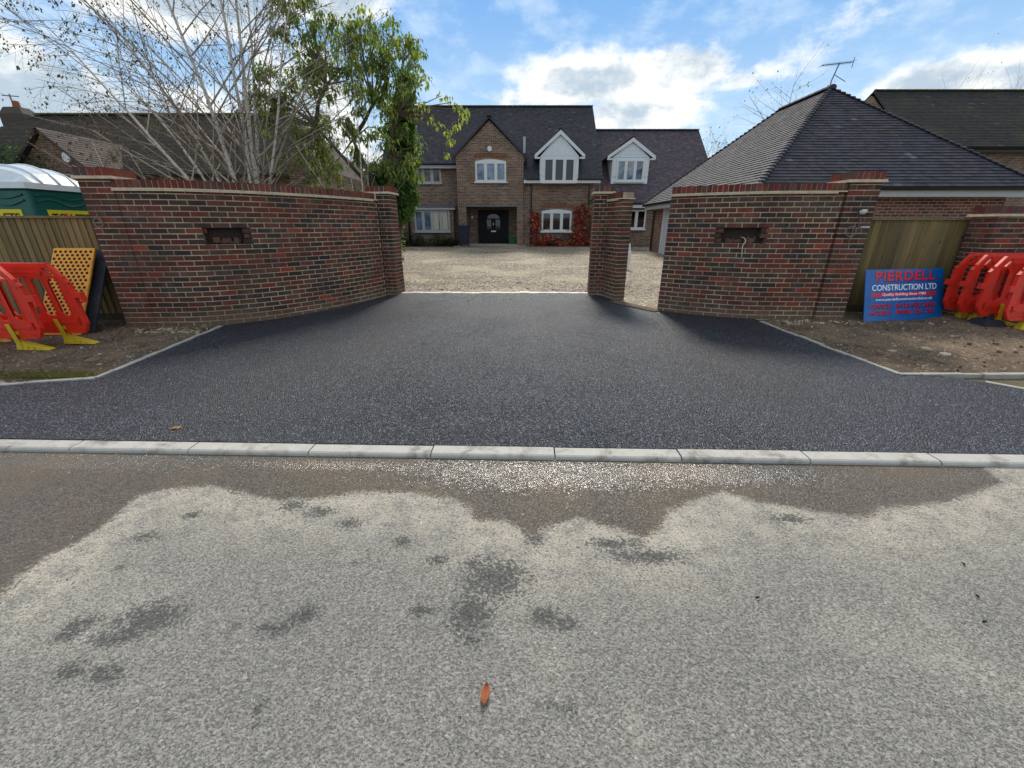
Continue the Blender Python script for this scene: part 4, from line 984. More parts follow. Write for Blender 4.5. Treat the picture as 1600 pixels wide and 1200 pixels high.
gutter(G_, (gx0_, gy0_+.04, 2.47), (gx1_, gy0_+.04, 2.47)); gutter(G_, (gx0_+.02, gy1_, 2.47), (gx0_+.02, gy0_, 2.47))
q = MB(); q.tube([(6.25, 20.6, 2.42), (6.54, 20.4, 2.2), (6.54, 20.4, .5)], .036, 8); q.build('drainpipe', 'black_plastic', G_)
# aerial on the garage ridge
A_ = thing('tv_aerial', 'old television aerial on a bent mast standing on the garage roof peak', 'aerial', (9.80, 15.1, 5.5))
q = MB(); q.tube([(9.80, 15.1, 5.45), (9.82, 15.1, 5.75), (9.94, 15.1, 6.20)], .018, 6); q.tube([(9.86, 15.1, 5.90), (10.25, 15.1, 5.72)], .010, 5); q.build('mast', 'lead', A_)
q = MB(); q.tube([(9.40, 15.1, 6.13), (10.35, 15.1, 6.22)], .012, 5)
for i in range(11):
    x = 9.42+i*.09; z = 6.13+(x-9.4)*.095; q.tube([(x, 14.92, z), (x, 15.28, z)], .005, 4)
q.tube([(10.34, 15.1, 6.08), (10.36, 15.1, 6.34)], .010, 4); q.build('boom', 'lead', A_)
q = MB(); q.tube([(9.80, 15.1, 5.42), (9.80, 15.1, 5.62)], [.10, .07], 10); q.build('base', 'terracotta', A_)

# far right house
K = thing('brick_house', 'far house with a mossy dark tiled roof seen beyond the right of the garage', 'house', (26, 26, zg(26)))
q = MB(); q.box(19.6, 40, 22.9, 31, 0, 5.0); q.prism([(22.9, 5.0), (26.6, 8.2), (31, 5.0)], 19.6, 19.8, axis='X'); q.build('wall', 'house_brick', K)
q = MB(); tiled(q, (19.2, 22.5, 5.15), (40, 22.5, 5.15), (40, 26.6, 8.45), (19.75, 26.6, 8.45), pal=[S(50, 50, 46), S(44, 44, 46), S(54, 52, 48), S(46, 44, 48)], gauge=.14, tw=.2)
q.poly([(19.75, 26.62, 8.45), (40, 26.62, 8.45), (40, 31, 5.1), (19.3, 31, 5.1)], TILEC[0][:3])
ko = q.build('roof', 'tile_moss', K); q = MB(); ridge(q, (19.8, 26.6, 8.47), (40, 26.6, 8.47), pal=[S(84, 84, 54), S(70, 72, 50)]); q.build('ridge_tiles', 'tile_moss', ko)
q = MB(); q.box(19.4, 40, 22.5, 22.53, 4.92, 5.08); q.build('fascia', 'black_plastic', K); gutter(K, (19.3, 22.42, 5.08), (40, 22.42, 5.08))
q = MB(); q.tube([(27.2, 24.0, 6.3), (27.6, 24.0, 7.75)], .10, 8); q.build('flue', 'white_metal', K)

# ================================================================ LEFT NEIGHBOUR
N = thing('brick_house', 'old brick house with a long mossy hipped roof and side gable behind the birches', 'house', (-15, 20, zg(20)))
q = MB(); q.box(-20.5, -6.9, 17.6, 26, 0, 3.5); q.build('wall', 'old_brick', N)
zn = lambda y: 3.4+(y-17.2)*(2.72/4.3)
q = MB(); tiled(q, (-24.2, 17.2, 3.4), (-7.0, 17.2, 3.4), (-9.8, 21.5, 6.22), (-21.4, 21.5, 6.22), pal=[S(44, 38, 34), S(36, 33, 32), S(50, 43, 37), S(44, 42, 34)], gauge=.12, tw=.18)
tiled(q, (-24.2, 26, 3.4), (-24.2, 17.2, 3.4), (-21.4, 21.5, 6.22), (-21.4, 21.6, 6.22), pal=[S(92, 92, 46), S(76, 80, 44), S(84, 78, 46)], gauge=.12, tw=.18)
q.poly([(-9.8, 21.5, 6.2), (-21.4, 21.5, 6.2), (-24.2, 26, 3.4), (-7, 26, 3.4)], TILEB[0][:3]); q.poly([(-7.0, 17.2, 3.4), (-7, 26, 3.4), (-9.8, 21.5, 6.2)], TILEB[0][:3])
no = q.build('roof', 'tile_moss', N); q = MB(); ridge(q, (-21.4, 21.5, 6.25), (-9.8, 21.5, 6.25), pal=[S(92, 94, 56), S(78, 80, 54)]); q.build('ridge_tiles', 'tile_moss', no)
q = MB(); q.prism([(-17.5, 0), (-14.4, 0), (-14.4, 3.1), (-15.95, 4.50), (-17.5, 3.1)], 16.0, 19.0); q.build('gable_wall', 'old_brick', N)
q = MB(); tiled(q, (-14.1, 18.2, 2.90), (-14.1, 15.85, 2.90), (-15.95, 15.85, 4.66), (-15.95, 19.4, 4.66), pal=TILEB, gauge=.12); tiled(q, (-17.8, 15.85, 2.90), (-17.8, 18.2, 2.90), (-15.95, 19.4, 4.66), (-15.95, 15.85, 4.66), pal=TILEB, gauge=.12); q.build('gable_roof', 'tile', N)
q = MB(); q.prism([(-15.3+.13*math.cos(t_), 3.78+.16*math.sin(t_)) for t_ in np.linspace(0, 2*math.pi, 14)[:-1]], 15.9, 16.0); q.build('alarm_box', 'white_trim', N)
window(N, -11.8, -10.2, 1.6, 2.9, 17.6, 3, 'grey_trim', 'glass'); window(N, -16.6, -15.2, 1.5, 2.7, 16.0, 2, 'grey_trim', 'glass')
q = MB(); q.box(-7.75, -6.7, 15.9, 17.59, 0, 2.9); q.prism([(-7.75, 2.9), (-6.7, 2.9), (-6.7, 3.6), (-7.22, 4.3), (-7.75, 3.6)], 15.9, 17.59); q.build('porch_gable', 'old_brick', N)
q = MB(); q.box(-23.35, -22.25, 21.8, 22.6, 3.0, 6.35); q.hexa([(-23.35, 21.8, 6.351), (-22.25, 21.8, 6.351), (-22.25, 22.6, 6.351), (-23.35, 22.6, 6.351)], [(-23.2, 21.95, 6.65), (-22.45, 21.95, 6.65), (-22.45, 22.4, 6.65), (-23.2, 22.4, 6.65)]); cn = q.build('chimney', 'render_grey', N)
q = MB(); q.tube([(-22.8, 22.2, 6.64), (-22.8, 22.2, 6.92)], [.15, .12], 10); q.build('chimney_pot', 'terracotta', cn)
q = MB(); q.tube([(-22.95, 22.2, 6.6), (-22.95, 22.2, 7.2)], .03, 5); q.tube([(-23.3, 22.2, 7.15), (-22.55, 22.2, 7.10)], .022, 5); q.build('aerial', 'lead', cn)

# ================================================================ FENCES
FW = [S(136, 116, 74), S(122, 106, 70), S(146, 124, 80), S(112, 100, 68), S(130, 114, 80), S(152, 134, 92)]
def fence(name, label, x0, x1, y, ztop, grp):
    r_ = thing(name, label, 'fence', ((x0+x1)/2, y, zg(y)), grp)
    b = MB(); x = x0; i = 0
    while x < x1:
        e = min(x1, x+.115); c = ch(random.choice(FW), .12)
        b.hexa([(x, y-.006, zg(y)+.12), (e, y-.020, zg(y)+.12), (e, y, zg(y)+.12), (x, y, zg(y)+.12)], [(x, y-.006, ztop-.03), (e, y-.020, ztop-.03), (e, y, ztop-.03), (x, y, ztop-.03)], c); x += .104
    b.build('boards', 'fence_wood', r_)
    c = MB(); c.box(x0, x1, y-.045, y+.035, ztop-.030, ztop+.002, S(134, 120, 84)[:3]); c.build('capping_rail', 'fence_wood', r_)
    g = MB(); g.box(x0, x1, y-.028, y+.004, zg(y)-.1, zg(y)+.119, S(84, 74, 54)[:3]); g.build('gravel_board', 'fence_wood', r_)
    for k in range(int((x1-x0)/1.8)+1):
        xx = min(x0+.05+k*1.8, x1-.06); q = MB(); q.box(xx-.05, xx+.05, y+.006, y+.10, zg(y)-.1, ztop-.05, S(96, 84, 58)[:3]); q.build('post', 'fence_wood', r_)
    return r_
fence('board_fence', 'weathered board fence left of the drive below the portable toilet', -12.5, -5.62, 6.66, 1.72, 'board fences')
fence('board_fence', 'weathered board fence behind the blue sign on the right verge', 5.40, 7.95, 7.34, 1.70, 'board fences')
pier('low brick pier of the neighbouring wall right of the blue sign fence', 7.72, 7.02, 0, .44, .40, 1.755, 'brick piers of the entrance')
curved_wall('low brick wall running off to the right behind the stacked red barriers', [(7.95, 6.88), (9.5, 6.88), (12.5, 6.88)], +1, 1.755, .215)

# ================================================================ PORTABLE TOILET
PT = thing('portable_toilet', 'green portable toilet with a white domed roof behind the left fence', 'portable toilet', (-9.2, 8.6, zg(8.6)))
x0, x1, y0, y1 = -9.78, -8.60, 8.0, 9.15
q = MB(); q.box(x0, x1, y0, y1, zg(8)+.08, 2.20)
q.build('cabin', 'toilet_green', PT, bevel=.04)
# moulded waves on the side panels
for (fx, base) in ((True, x1), (False, y0)):
    q = MB()
    for zz, am in ((2.08, .035), (1.98, .05)):
        n = 16
        for i in range(n):
            t0, t1 = i/n, (i+1)/n; f = lambda t_: zz+am*math.sin(t_*7.0)
            if fx: q.tube([(base, y0+.1+.95*t0, f(t0)), (base, y0+.1+.95*t1, f(t1))], .022, 6, cap=False)
            else: q.tube([(x0+.1+.98*t0, base, f(t0)), (x0+.1+.98*t1, base, f(t1))], .022, 6, cap=False)
    q.build('moulded_ribs', 'toilet_green', PT, smooth=True)
q = MB()    # domed roof
n = 10; prof = []
for i in range(n+1):
    t_ = i/n; x = x0-.06+(x1-x0+.12)*t_; prof.append((x, 2.30+.34*math.sin(math.pi*t_)**.55))
for j in range(8):
    for i in range(n):
        def pt(ii, jj):
            x, z = prof[ii]; tt_ = jj/8; y = y0-.06+(y1-y0+.12)*tt_; k_ = math.sin(math.pi*min(max(tt_, 0), 1))**.4
            return (x, y, 2.30+(z-2.30)*k_)
        q.poly([pt(i, j), pt(i+1, j), pt(i+1, j+1), pt(i, j+1)])
q.box(x0-.06, x1+.06, y0-.06, y1+.06, 2.20, 2.30)
ro = q.build('roof', 'toilet_white', PT, smooth=False)
q = MB()
for j in (2, 4, 6):
    tt_ = j/8; y = y0-.06+(y1-y0+.12)*tt_; k_ = math.sin(math.pi*tt_)**.4
    q.tube([(x, y, 2.30+(z-2.30)*k_+.004) for x, z in prof], .02, 6)
q.build('roof_ribs', 'toilet_white', ro, smooth=True)
q = MB(); q.box(-9.15, -9.02, y0-.085, y0-.05, 2.40, 2.43); q.build('roof_vent', 'dark_hole', ro)
def text(body, size, mat, parent, Mx, name='lettering', ext=.001, align='CENTER', sx=1.0, bold=0.0, space=1.0):
    cu = bpy.data.curves.new(name, 'FONT'); cu.body = body; cu.size = size; cu.extrude = ext; cu.align_x = align; cu.offset = bold; cu.space_character = space
    o = bpy.data.objects.new(name, cu); COL.objects.link(o)
    dg = bpy.context.evaluated_depsgraph_get(); me = bpy.data.meshes.new_from_object(o.evaluated_get(dg))
    bpy.data.objects.remove(o, do_unlink=True); me.transform(Mx @ Matrix.Diagonal((sx, 1, 1, 1))); me.materials.clear(); me.materials.append(MATS[mat])
    o = bpy.data.objects.new(name, me); COL.objects.link(o); setparent(o, parent); return o
# signs: TOILETS in black on yellow
for side in (0, 1):
    q = MB()
    if side: q.box(x1+.003, x1+.010, 8.22, 9.06, 1.60, 1.86)
    else: q.box(-9.66, -8.82, y0-.010, y0-.003, 1.60, 1.86)
    so_ = q.build('sign_plate', 'sign_yellow', PT)
    if side: base = Matrix.Translation((x1+.012, 8.64, 1.655)) @ Matrix.Rotation(R(90), 4, 'Z') @ Matrix.Rotation(R(90), 4, 'X')
    else: base = Matrix.Translation((-9.24, y0-.012, 1.655)) @ Matrix.Rotation(R(90), 4, 'X')
    text('TO LETS', .20, 'sign_black', so_, base, bold=.004, sx=.98)
    q = MB(); q.prism([(-.10+(.055 if k % 2 else .10)*math.sin(math.pi*k/5), .065+(.055 if k % 2 else .10)*math.cos(math.pi*k/5)) for k in range(10)], 0, .002, axis='Z')
    q.v = [(a, b, c) for a, b, c in q.v]; q.xform(base).build('star', 'sign_red', so_, recalc=True)

# ================================================================ BARRIERS
def barrier(root_label, x, y, z, yaw=0.0, foot=True, seed=0, lean=0.0):
    """moulded plastic pedestrian barrier, 2 m long; local origin at its right bottom end for x<0"""
    r_ = thing('pedestrian_barrier', root_label, 'barrier', (0, 0, 0), 'red plastic pedestrian barriers')
    W, Hh, c1, t_ = 2.0, .93, .22, .03
    z0 = .12
    # body: outline with slots cut out, built as a lattice of bars
    b = MB()
    def bar(p, q_, w_, th=t_):      # flat bar between two points of the panel plane
        p, q_ = Vector((p[0], 0, p[1])), Vector((q_[0], 0, q_[1])); d = (q_-p).normalized(); n_ = Vector((-d.z, 0, d.x))
        a = [p-n_*w_/2, q_-n_*w_/2, q_+n_*w_/2, p+n_*w_/2]
        b.hexa([(v_.x, -th, v_.z) for v_ in a], [(v_.x, th, v_.z) for v_ in a])
    zt = z0+Hh
    # rim, chamfered at the top corners
    rim = [(0, z0+.16), (0, zt-.26), (.20, zt-.03), (W-.20, zt-.03), (W, zt-.26), (W, z0+.16), (W-.10, z0+.05), (.10, z0+.05), (0, z0+.16)]
    rp = [(max(.03, min(W-.03, a)), c) for a, c in rim]
    for p, q_ in zip(rp[:-1], rp[1:]): bar(p, q_, .055, .024)
    # inner web plates (thinner) between the slots
    b.hexa([(.20, -.018, zt-.17), (W-.20, -.018, zt-.17), (W-.20, .018, zt-.17), (.20, .018, zt-.17)], [(.30, -.018, zt-.05), (W-.30, -.018, zt-.05), (W-.30, .018, zt-.05), (.30, .018, zt-.05)])
    b.box(.10, W-.10, -.018, .018, z0+.08, z0+.24)
    NB = 9; pit = (W-.20)/(NB-1); zs0, zs1 = z0+.26, zt-.19
    for i in range(NB):
        xm = .10+i*pit; ww = .036 if i not in (0, NB-1) else .06
        b.box(xm-ww, xm+ww, -.009, .009, z0+.23, zt-.16)
        if i < NB-1:   # slot with cut corners and a raised surround
            a0, a1 = xm+ww, xm+pit-(.036 if i+1 != NB-1 else .06)
            for (cx, sx) in ((a0, 1), (a1, -1)):
                for (cz, sz) in ((zs0, 1), (zs1, -1)):
                    b.prism([(cx, cz), (cx+sx*.035, cz), (cx, cz+sz*.045)], -.012, .012)
            for (u0, u1, v0, v1) in ((a0-.010, a0, zs0, zs1), (a1, a1+.010, zs0, zs1), (a0-.010, a1+.010, zs0-.03, zs0), (a0-.010, a1+.010, zs1, zs1+.03)):
                b.box(u0, u1, -.014, .014, v0, v1)
    # horizontal ribs
    b.box(.30, W-.30, -.028, .028, zt-.125, zt-.10); b.box(.12, W-.12, -.028, .028, z0+.155, z0+.185)
    for xx in (.33, W-.33):
        b.prism([(xx+.035*math.cos(a_), zt-.11+.035*math.sin(a_)) for a_ in np.linspace(0, 2*math.pi, 13)[:-1]], -.032, .032)
    body = b.build('panel', 'red_plastic', r_, recalc=True)
    h = MB(); h.box(W-.02, W+.10, -.03, .03, z0+.50, z0+.57); h.box(W+.07, W+.10, -.03, .03, z0+.44, z0+.50); h.build('hook', 'red_plastic', r_)
    h = MB(); h.box(-.07, .03, -.03, .03, z0+.44, z0+.52); h.build('hook', 'red_plastic', r_)
    if foot:
        for fx in (.36, W-.36):
            f = MB()
            f.box(fx-.03, fx+.03, -.024, .024, .03, z0+.12); f.hexa([(fx-.03, -.052, .08), (fx+.03, -.052, .08), (fx+.03, -.036, .08), (fx-.03, -.036, .08)], [(fx-.055, -.052, z0+.22), (fx-.005, -.052, z0+.22), (fx-.005, -.036, z0+.22), (fx-.055, -.036, z0+.22)])
            f.hexa([(fx-.06, -.055, .0), (fx+.36, -.045, .0), (fx+.36, .045, .0), (fx-.06, .055, .0)], [(fx-.04, -.035, .115), (fx+.33, -.035, .02), (fx+.33, .035, .02), (fx-.04, .035, .115)])
            for k in range(4): f.box(fx+.02+k*.075, fx+.03+k*.075, -.060, -.040, .0, .07-k*.014)
            f.build('foot', 'yellow_plastic', r_, bevel=.006)
    r_.location = (x, y, z); r_.rotation_euler = (lean, 0, yaw)
    return r_
def copy_tree(o, parent=None):
    c = o.copy(); COL.objects.link(c)
    if parent is not None: c.parent = parent
    for k in list(o.children): copy_tree(k, c)
    return c
B0 = barrier('red barrier nearest the camera at the left edge, leaning along the fence', -7.92, 5.16, zg(5.16)+.0, R(-2), lean=R(3))
spots = [(-7.60, 5.47, R(-3), R(4), 'red barrier behind the front one on the left verge, beside the dimpled mat'),
         (7.14, 6.80, R(0), R(-2), 'rearmost red barrier of the stack on the right verge, its long top edge highest'),
         (7.16, 6.58, R(3), R(-2), 'second red barrier from the back of the stack on the right verge'),
         (7.20, 6.34, R(-2), R(-3), 'third red barrier from the back of the stack on the right verge'),
         (7.30, 6.04, R(2), R(-3), 'front red barrier of the right stack, cut by the photo edge')]
for x, y, yw, ln_, lb in spots:
    c = copy_tree(B0); c.location = (x, y, zg(y)); c.rotation_euler = (ln_, 0, yw); c['label'] = lb
bf = thing('barrier_block', 'dark rubber ballast block under the right hand red barriers', 'ballast block', (7.42, 6.3, zg(6.3)))
q = MB(); z_ = zg(6.3); q.hexa([(7.25, 6.16, z_-.02), (7.62, 6.16, z_-.02), (7.62, 6.5, z_-.02), (7.25, 6.5, z_-.02)], [(7.31, 6.22, z_+.10), (7.56, 6.22, z_+.10), (7.56, 6.46, z_+.10), (7.31, 6.46, z_+.10)]); q.build('base', 'rubber', bf, bevel=.01)
q = MB(); q.tube([(7.44, 6.34, z_+.09), (7.44, 6.34, z_+.19)], [.06, .045], 10); q.build('socket', 'rubber', bf)

# dimpled orange trench mat and its black backing leaning on the fence
def leaning(b, x0_, yb, yt, zb, zt, yaw=0):
    """local (u right, v up, w out) panel space to world"""
    upv = Vector((0, yt-yb, zt-zb)); L = upv.length; upv /= L; ex = Vector((math.cos(yaw), math.sin(yaw), 0)); out = ex.cross(upv)
    Mx = Matrix(((ex.x, upv.x, out.x, x0_), (ex.y, upv.y, out.y, yb), (ex.z, upv.z, out.z, zb), (0, 0, 0, 1)))
    return Mx, L
mt = thing('trench_mat', 'orange mat full of round dimples leaning on the left fence behind the barriers', 'ground mat', (-6.2, 5.75, zg(5.75)))
Mx, L = leaning(None, -6.84, 5.76, 6.44, zg(5.72), 1.27)
q = MB(); q.box(0, .62, 0, L, -.02, .012); q.xform(Mx).build('mat', 'orange_mat', mt, bevel=.008)
q = MB()
ro_ = 0; v_ = .05
while v_ < L-.03:
    u_ = .045+(.0375 if ro_ % 2 else 0)
    while u_ < .60:
        q.prism([(u_+.021*math.cos(a_), v_+.021*math.sin(a_)) for a_ in np.linspace(0, 2*math.pi, 9)[:-1]], .0125, .0145, axis='Z'); u_ += .075
    v_ += .056; ro_ += 1
q.xform(Mx).build('dimples', 'dark_hole', mt, recalc=True)  # flat dark discs: shade inside the hollows is painted as colour
mt2 = thing('backing_board', 'dark rubber edged board behind the orange dimpled mat', 'board', (-6.2, 5.95, zg(5.95)))
Mx, L = leaning(None, -6.99, 5.88, 6.56, zg(5.84), 1.24)
q = MB(); q.box(0, .86, 0, L, -.025, .012); q.xform(Mx).build('board', 'rubber', mt2, bevel=.006)
for u_ in (.03, .80):
    q = MB()
    for k in range(5): q.box(u_, u_+.03, .12+k*.26, .15+k*.26, .0125, .02)
    q.xform(Mx).build('edge_lugs', 'rubber', mt2)

# ================================================================ BLUE SIGN
SG = thing('contractor_sign', 'blue contractor sign with red and white lettering leaning on the right fence', 'sign', (6.3, 6.7, zg(6.7)))
yw = math.atan2(.31, 1.56)
Mx, L = leaning(None, 5.68, 6.53, 6.79, zg(6.55)-.005, zg(6.55)+.79, yw)
SX = 1.235
q = MB(); q.box(0, 1.29, 0, .84, -.012, 0); q.xform(Mx @ Matrix.Diagonal((SX, 1, 1, 1))).build('board', 'sign_blue', SG, bevel=.002)
def sgt(body, cx, cz, size, mat, width, dz=.001, name='lettering', bold=0.0, sp=1.0):
    cu = bpy.data.curves.new('t', 'FONT'); cu.body = body; cu.size = size; cu.space_character = sp; cu.offset = bold
    o = bpy.data.objects.new('t', cu); COL.objects.link(o); bpy.context.view_layer.update(); w0 = o.dimensions.x
    bpy.data.objects.remove(o, do_unlink=True)
    return text(body, size, mat, SG, Mx @ Matrix.Translation((cx*SX, cz, dz)), sx=width*SX/w0, bold=bold, space=sp, name=name)
sgt('PIERDELL', .655, .648, .215, 'sign_black', .98, .0015, bold=.008, sp=1.12); sgt('PIERDELL', .645, .655, .215, 'sign_red', .98, .003, bold=.006, sp=1.12)
sgt('CONSTRUCTION LTD', .64, .500, .135, 'sign_white', 1.06, .0015, bold=.002)
q = MB(); q.box(.10, 1.17, .400, .462, .0005, .002); q.xform(Mx @ Matrix.Diagonal((SX, 1, 1, 1))).build('red_band', 'sign_red', SG)
sgt('Quality Building Since 1984', .635, .416, .055, 'sign_white', .72, .003, bold=.0012)
sgt('www.pierdellconstructionltd.co.uk', .64, .335, .06, 'sign_white', .94, .0015, bold=.0008)
for tx, zz, (a, wa), (b_, wb) in ((('OFFICE:', '0118 933 2450'), .215, (.265, .33), (.83, .66)), (('MOBILE:', '07836 251 787'), .110, (.265, .33), (.83, .64))):
    for (t__, cx, ww) in ((tx[0], a, wa), (tx[1], b_, wb)):
        sgt(t__, cx+.005, zz-.004, .095, 'sign_black', ww, .0015, bold=.005); sgt(t__, cx, zz, .095, 'sign_red', ww, .003, bold=.001)

# ================================================================ CABLES AND SMALL THINGS
def coil(cx, cz, y, r, turns, n=26):
    out = []
    for i in range(int(n*turns)+1):
        a_ = 2*math.pi*i/n; rr = r*(1+.12*math.sin(i*.37)+.05*random.uniform(-1, 1)); out.append((cx+rr*math.cos(a_), y-.004*(i/n), cz+rr*.95*math.sin(a_)))
    return out
o = MB(); o.tube(coil(-5.80, 1.62, 6.175, .062, 2.4)+[(-5.76, 6.16, 1.72), (-5.80, 6.19, 1.75)], .0055, 6); o = o.build('cable_coil', 'cable_grey', smooth=True, origin=(-5.8, 6.17, 1.62)); tag(o, 'grey cable coiled on the face of the tall left pier', 'cable')
o = MB(); o.tube([(5.24, 6.68, 1.74), (5.25, 6.655, 1.70), (5.26, 6.65, 1.62), (5.23, 6.65, 1.50)]+coil(5.15, 1.50, 6.65, .075, 2.2)+[(5.18, 6.65, 1.38), (5.14, 6.655, 1.28)], .0055, 6); o = o.build('cable_coil', 'cable_grey', smooth=True, origin=(5.2, 6.65, 1.5)); rcable = o; tag(o, 'grey cable hanging in loops on the tall right pier', 'cable')
o = MB(); o.tube([(5.20, 6.64, 1.765), (5.24, 6.62, 1.775), (5.29, 6.64, 1.79)], [.028, .040, .024], 8); o.build('end_cap', 'cable_white', rcable, smooth=True)
o = MB(); o.box(5.30, 5.43, 6.655, 6.685, 1.555, 1.575); o = o.build('mortar_smear', 'cable_white', origin=(5.36, 6.67, 1.565)); tag(o, 'short pale strip stuck on the right pier below the white cap', 'strip')
o = MB(); o.tube([(3.64, 6.92, 1.42), (3.66, 6.84, 1.40), (3.66, 6.79, 1.36), (3.62, 6.785, 1.28), (3.635, 6.785, 1.18), (3.64, 6.785, 1.10)], .007, 6); o = o.build('hanging_cable', 'cable_white', smooth=True, origin=(3.65, 6.8, 1.3)); tag(o, 'cream cable hanging out of the right letterbox recess', 'cable')
o = MB(); o.tube([(-2.72, 8.96, 1.95), (-2.66, 8.955, 1.80), (-2.62, 8.955, 1.62), (-2.62, 8.955, 1.40)], .006, 5); o = o.build('hanging_cable', 'cable_grey', smooth=True, origin=(-2.66, 8.95, 1.7)); tag(o, 'thin cable running down the left gate pier', 'cable')
wp = thing('wrapped_post', 'white plastic wrapped post standing in the gravel behind the right gate pier', 'post', (3.66, 13.4, zg(13.4)))
q = MB(); z_ = zg(13.4); q.hexa([(3.50, 13.35, z_-.02), (3.66, 13.35, z_-.02), (3.66, 13.5, z_-.02), (3.50, 13.5, z_-.02)], [(3.54, 13.36, z_+.30), (3.72, 13.36, z_+.30), (3.72, 13.48, z_+.30), (3.54, 13.48, z_+.30)]); q.hexa([(3.54, 13.36, z_+.301), (3.72, 13.36, z_+.301), (3.72, 13.48, z_+.301), (3.54, 13.48, z_+.301)], [(3.62, 13.38, z_+.56), (3.72, 13.38, z_+.56), (3.72, 13.46, z_+.56), (3.62, 13.46, z_+.56)]); q.build('wrapping', 'white_trim', wp, bevel=.01)
q = MB(); q.tube([(3.67, 13.42, z_+.50), (3.66, 13.42, z_+.78)], [.035, .022], 8); q.build('tip', 'white_trim', wp)
# fallen leaf in the foreground
q = MB(); n = 7; c0 = Vector((-.10, .93, .004)); ax = Vector((.10, 1, 0)).normalized(); sd_ = Vector((ax.y, -ax.x, 0))
for i in range(n):
    t0, t1 = i/n, (i+1)/n; f = lambda t_: .016*math.sin(math.pi*t_)**.8; g_ = lambda t_: .006*math.sin(t_*5)+.003
    for s_ in (-1, 1):
        q.poly([c0+ax*.085*t0+Vector((0, 0, g_(t0))), c0+ax*.085*t1+Vector((0, 0, g_(t1))), c0+ax*.085*t1+sd_*s_*f(t1)+Vector((0, 0, g_(t1)+.009)), c0+ax*.085*t0+sd_*s_*f(t0)+Vector((0, 0, g_(t0)+.009))])
q.tube([c0-ax*.018+Vector((0, 0, .002)), c0+Vector((0, 0, .004)), c0+ax*.08+Vector((0, 0, .008))], [.0012, .0012, .0006], 4)
o = q.build('fallen_leaf', 'dry_leaf', origin=tuple(c0)); tag(o, 'curled brown leaf lying alone on the road in the foreground', 'leaf')
for i, (x, y, lb) in enumerate(((2.25, 1.57, 'dark leaf scrap on the road, farthest from the camera on the right'), (2.12, 1.38, 'dark leaf scrap on the right of the road, middle of three in a line'), (2.0, 1.26, 'dark leaf scrap on the right of the road, nearest the camera of three'), (1.1, 1.38, 'small dark leaf scrap alone near the middle of the road'))):
    q = MB(); a_ = random.uniform(0, 3); d = Vector((math.cos(a_), math.sin(a_), 0)); c = Vector((x, y, .004)); leaf(q, c, d, Vector((0, 0, 1)), .028, .014, None, .5, -.2)
    o = q.build('leaf_scrap', 'dark_hole', origin=tuple(c)); tag(o, lb, 'leaf scrap', 'dark leaf scraps on the road')
q = MB(); c = Vector((-2.76, 2.95, zg(2.95)+.006)); leaf(q, c, Vector((1, .4, 0)), Vector((0, 0, 1)), .06, .03, None, .4, -.2); leaf(q, c+Vector((.05, .01, 0)), Vector((.6, 1, 0)), Vector((0, 0, 1)), .04, .025, None, .4, -.2)
o = q.build('fallen_leaf', 'orange_mat', origin=tuple(c)); tag(o, 'small pale orange leaf lying on the new asphalt on the left', 'leaf')
# loose stones and clods (nobody could count them) and the grass patch
def pebbles(name, n, x0, x1, y0, y1, dz, smin, smax, pal, extra=()):
    q = MB()
    items = [(random.uniform(x0, x1), random.uniform(y0, y1), random.uniform(smin, smax)*random.choice((1, 1, 1, 1.6))) for _ in range(n)]+list(extra)
    for x, y, s_ in items:
        c = ch(random.choice(pal), .2); z_ = zg(y)+dz; k_ = 6; a_ = random.uniform(0, 6); el_ = random.uniform(.6, 1.5)
        r1 = [(x+s_*el_*math.cos(a_+j*math.pi/3)*random.uniform(.8, 1.2), y+s_*math.sin(a_+j*math.pi/3)*random.uniform(.8, 1.2), z_+s_*random.uniform(.2, .4)) for j in range(k_)]
        r0 = [(px_*.96+x*.04, py_*.96+y*.04, z_-.02) for px_, py_, _z in r1]; tp = (x, y, z_+s_*.75)
        for j in range(k_): q.poly([r0[j], r0[(j+1) % k_], r1[(j+1) % k_], r1[j]], c); q.poly([r1[j], r1[(j+1) % k_], tp], c)
    o = q.build(name, 'stone_bits'); o['kind'] = 'stuff'; tag(o, name.replace('_', ' ')+' scattered over bare soil', 'stones'); return o
SP = [S(120, 104, 84), S(150, 136, 114), S(92, 76, 60), S(176, 164, 144)]
pebbles('verge_stones', 300, -9, -4.6, 4.1, 6.4, .005, .006, .018, SP, [(-4.95, 4.62, .07), (-5.15, 4.75, .05), (-4.86, 5.2, .04)])
pebbles('verge_stones', 340, 4.35, 9, 4.3, 6.6, .005, .006, .018, SP, [(4.62, 4.95, .035), (4.8, 4.98, .04), (5.3, 5.05, .06), (5.35, 4.85, .05)])
pebbles('drive_grit', 120, -2.3, 1.6, 8.2, 9.15, .0, .005, .012, SP)
pebbles('yard_stones', 300, -2.3, 3.2, 9.3, 11.0, -.004, .010, .022, [S(160, 144, 120), S(120, 104, 84), S(184, 172, 150)])
pebbles('wall_foot_rubble', 160, -5.4, -4.6, 5.85, 6.15, .005, .008, .022, SP); pebbles('wall_foot_rubble', 160, 4.3, 5.6, 6.4, 6.62, .005, .008, .022, SP)
q = MB(); GC = [S(88, 96, 58), S(72, 82, 48), S(112, 112, 72), S(134, 124, 88), S(110, 100, 74)]
for _ in range(2600):
    x = random.gauss(-5.05, .32); y = 4.06+abs(random.gauss(0, .11))
    if x > -4.5: continue
    h = random.uniform(.02, .055); d = Vector((random.uniform(-.03, .03), random.uniform(-.03, .02), h)); b_ = Vector((x, y, zg(y)+.0)); w_ = .003; c = leafcol(GC, .25)
    q.poly([b_+Vector((-w_, 0, 0)), b_+Vector((w_, 0, 0)), b_+d*.6+Vector((w_*.7, 0, .003)), b_+d], c)
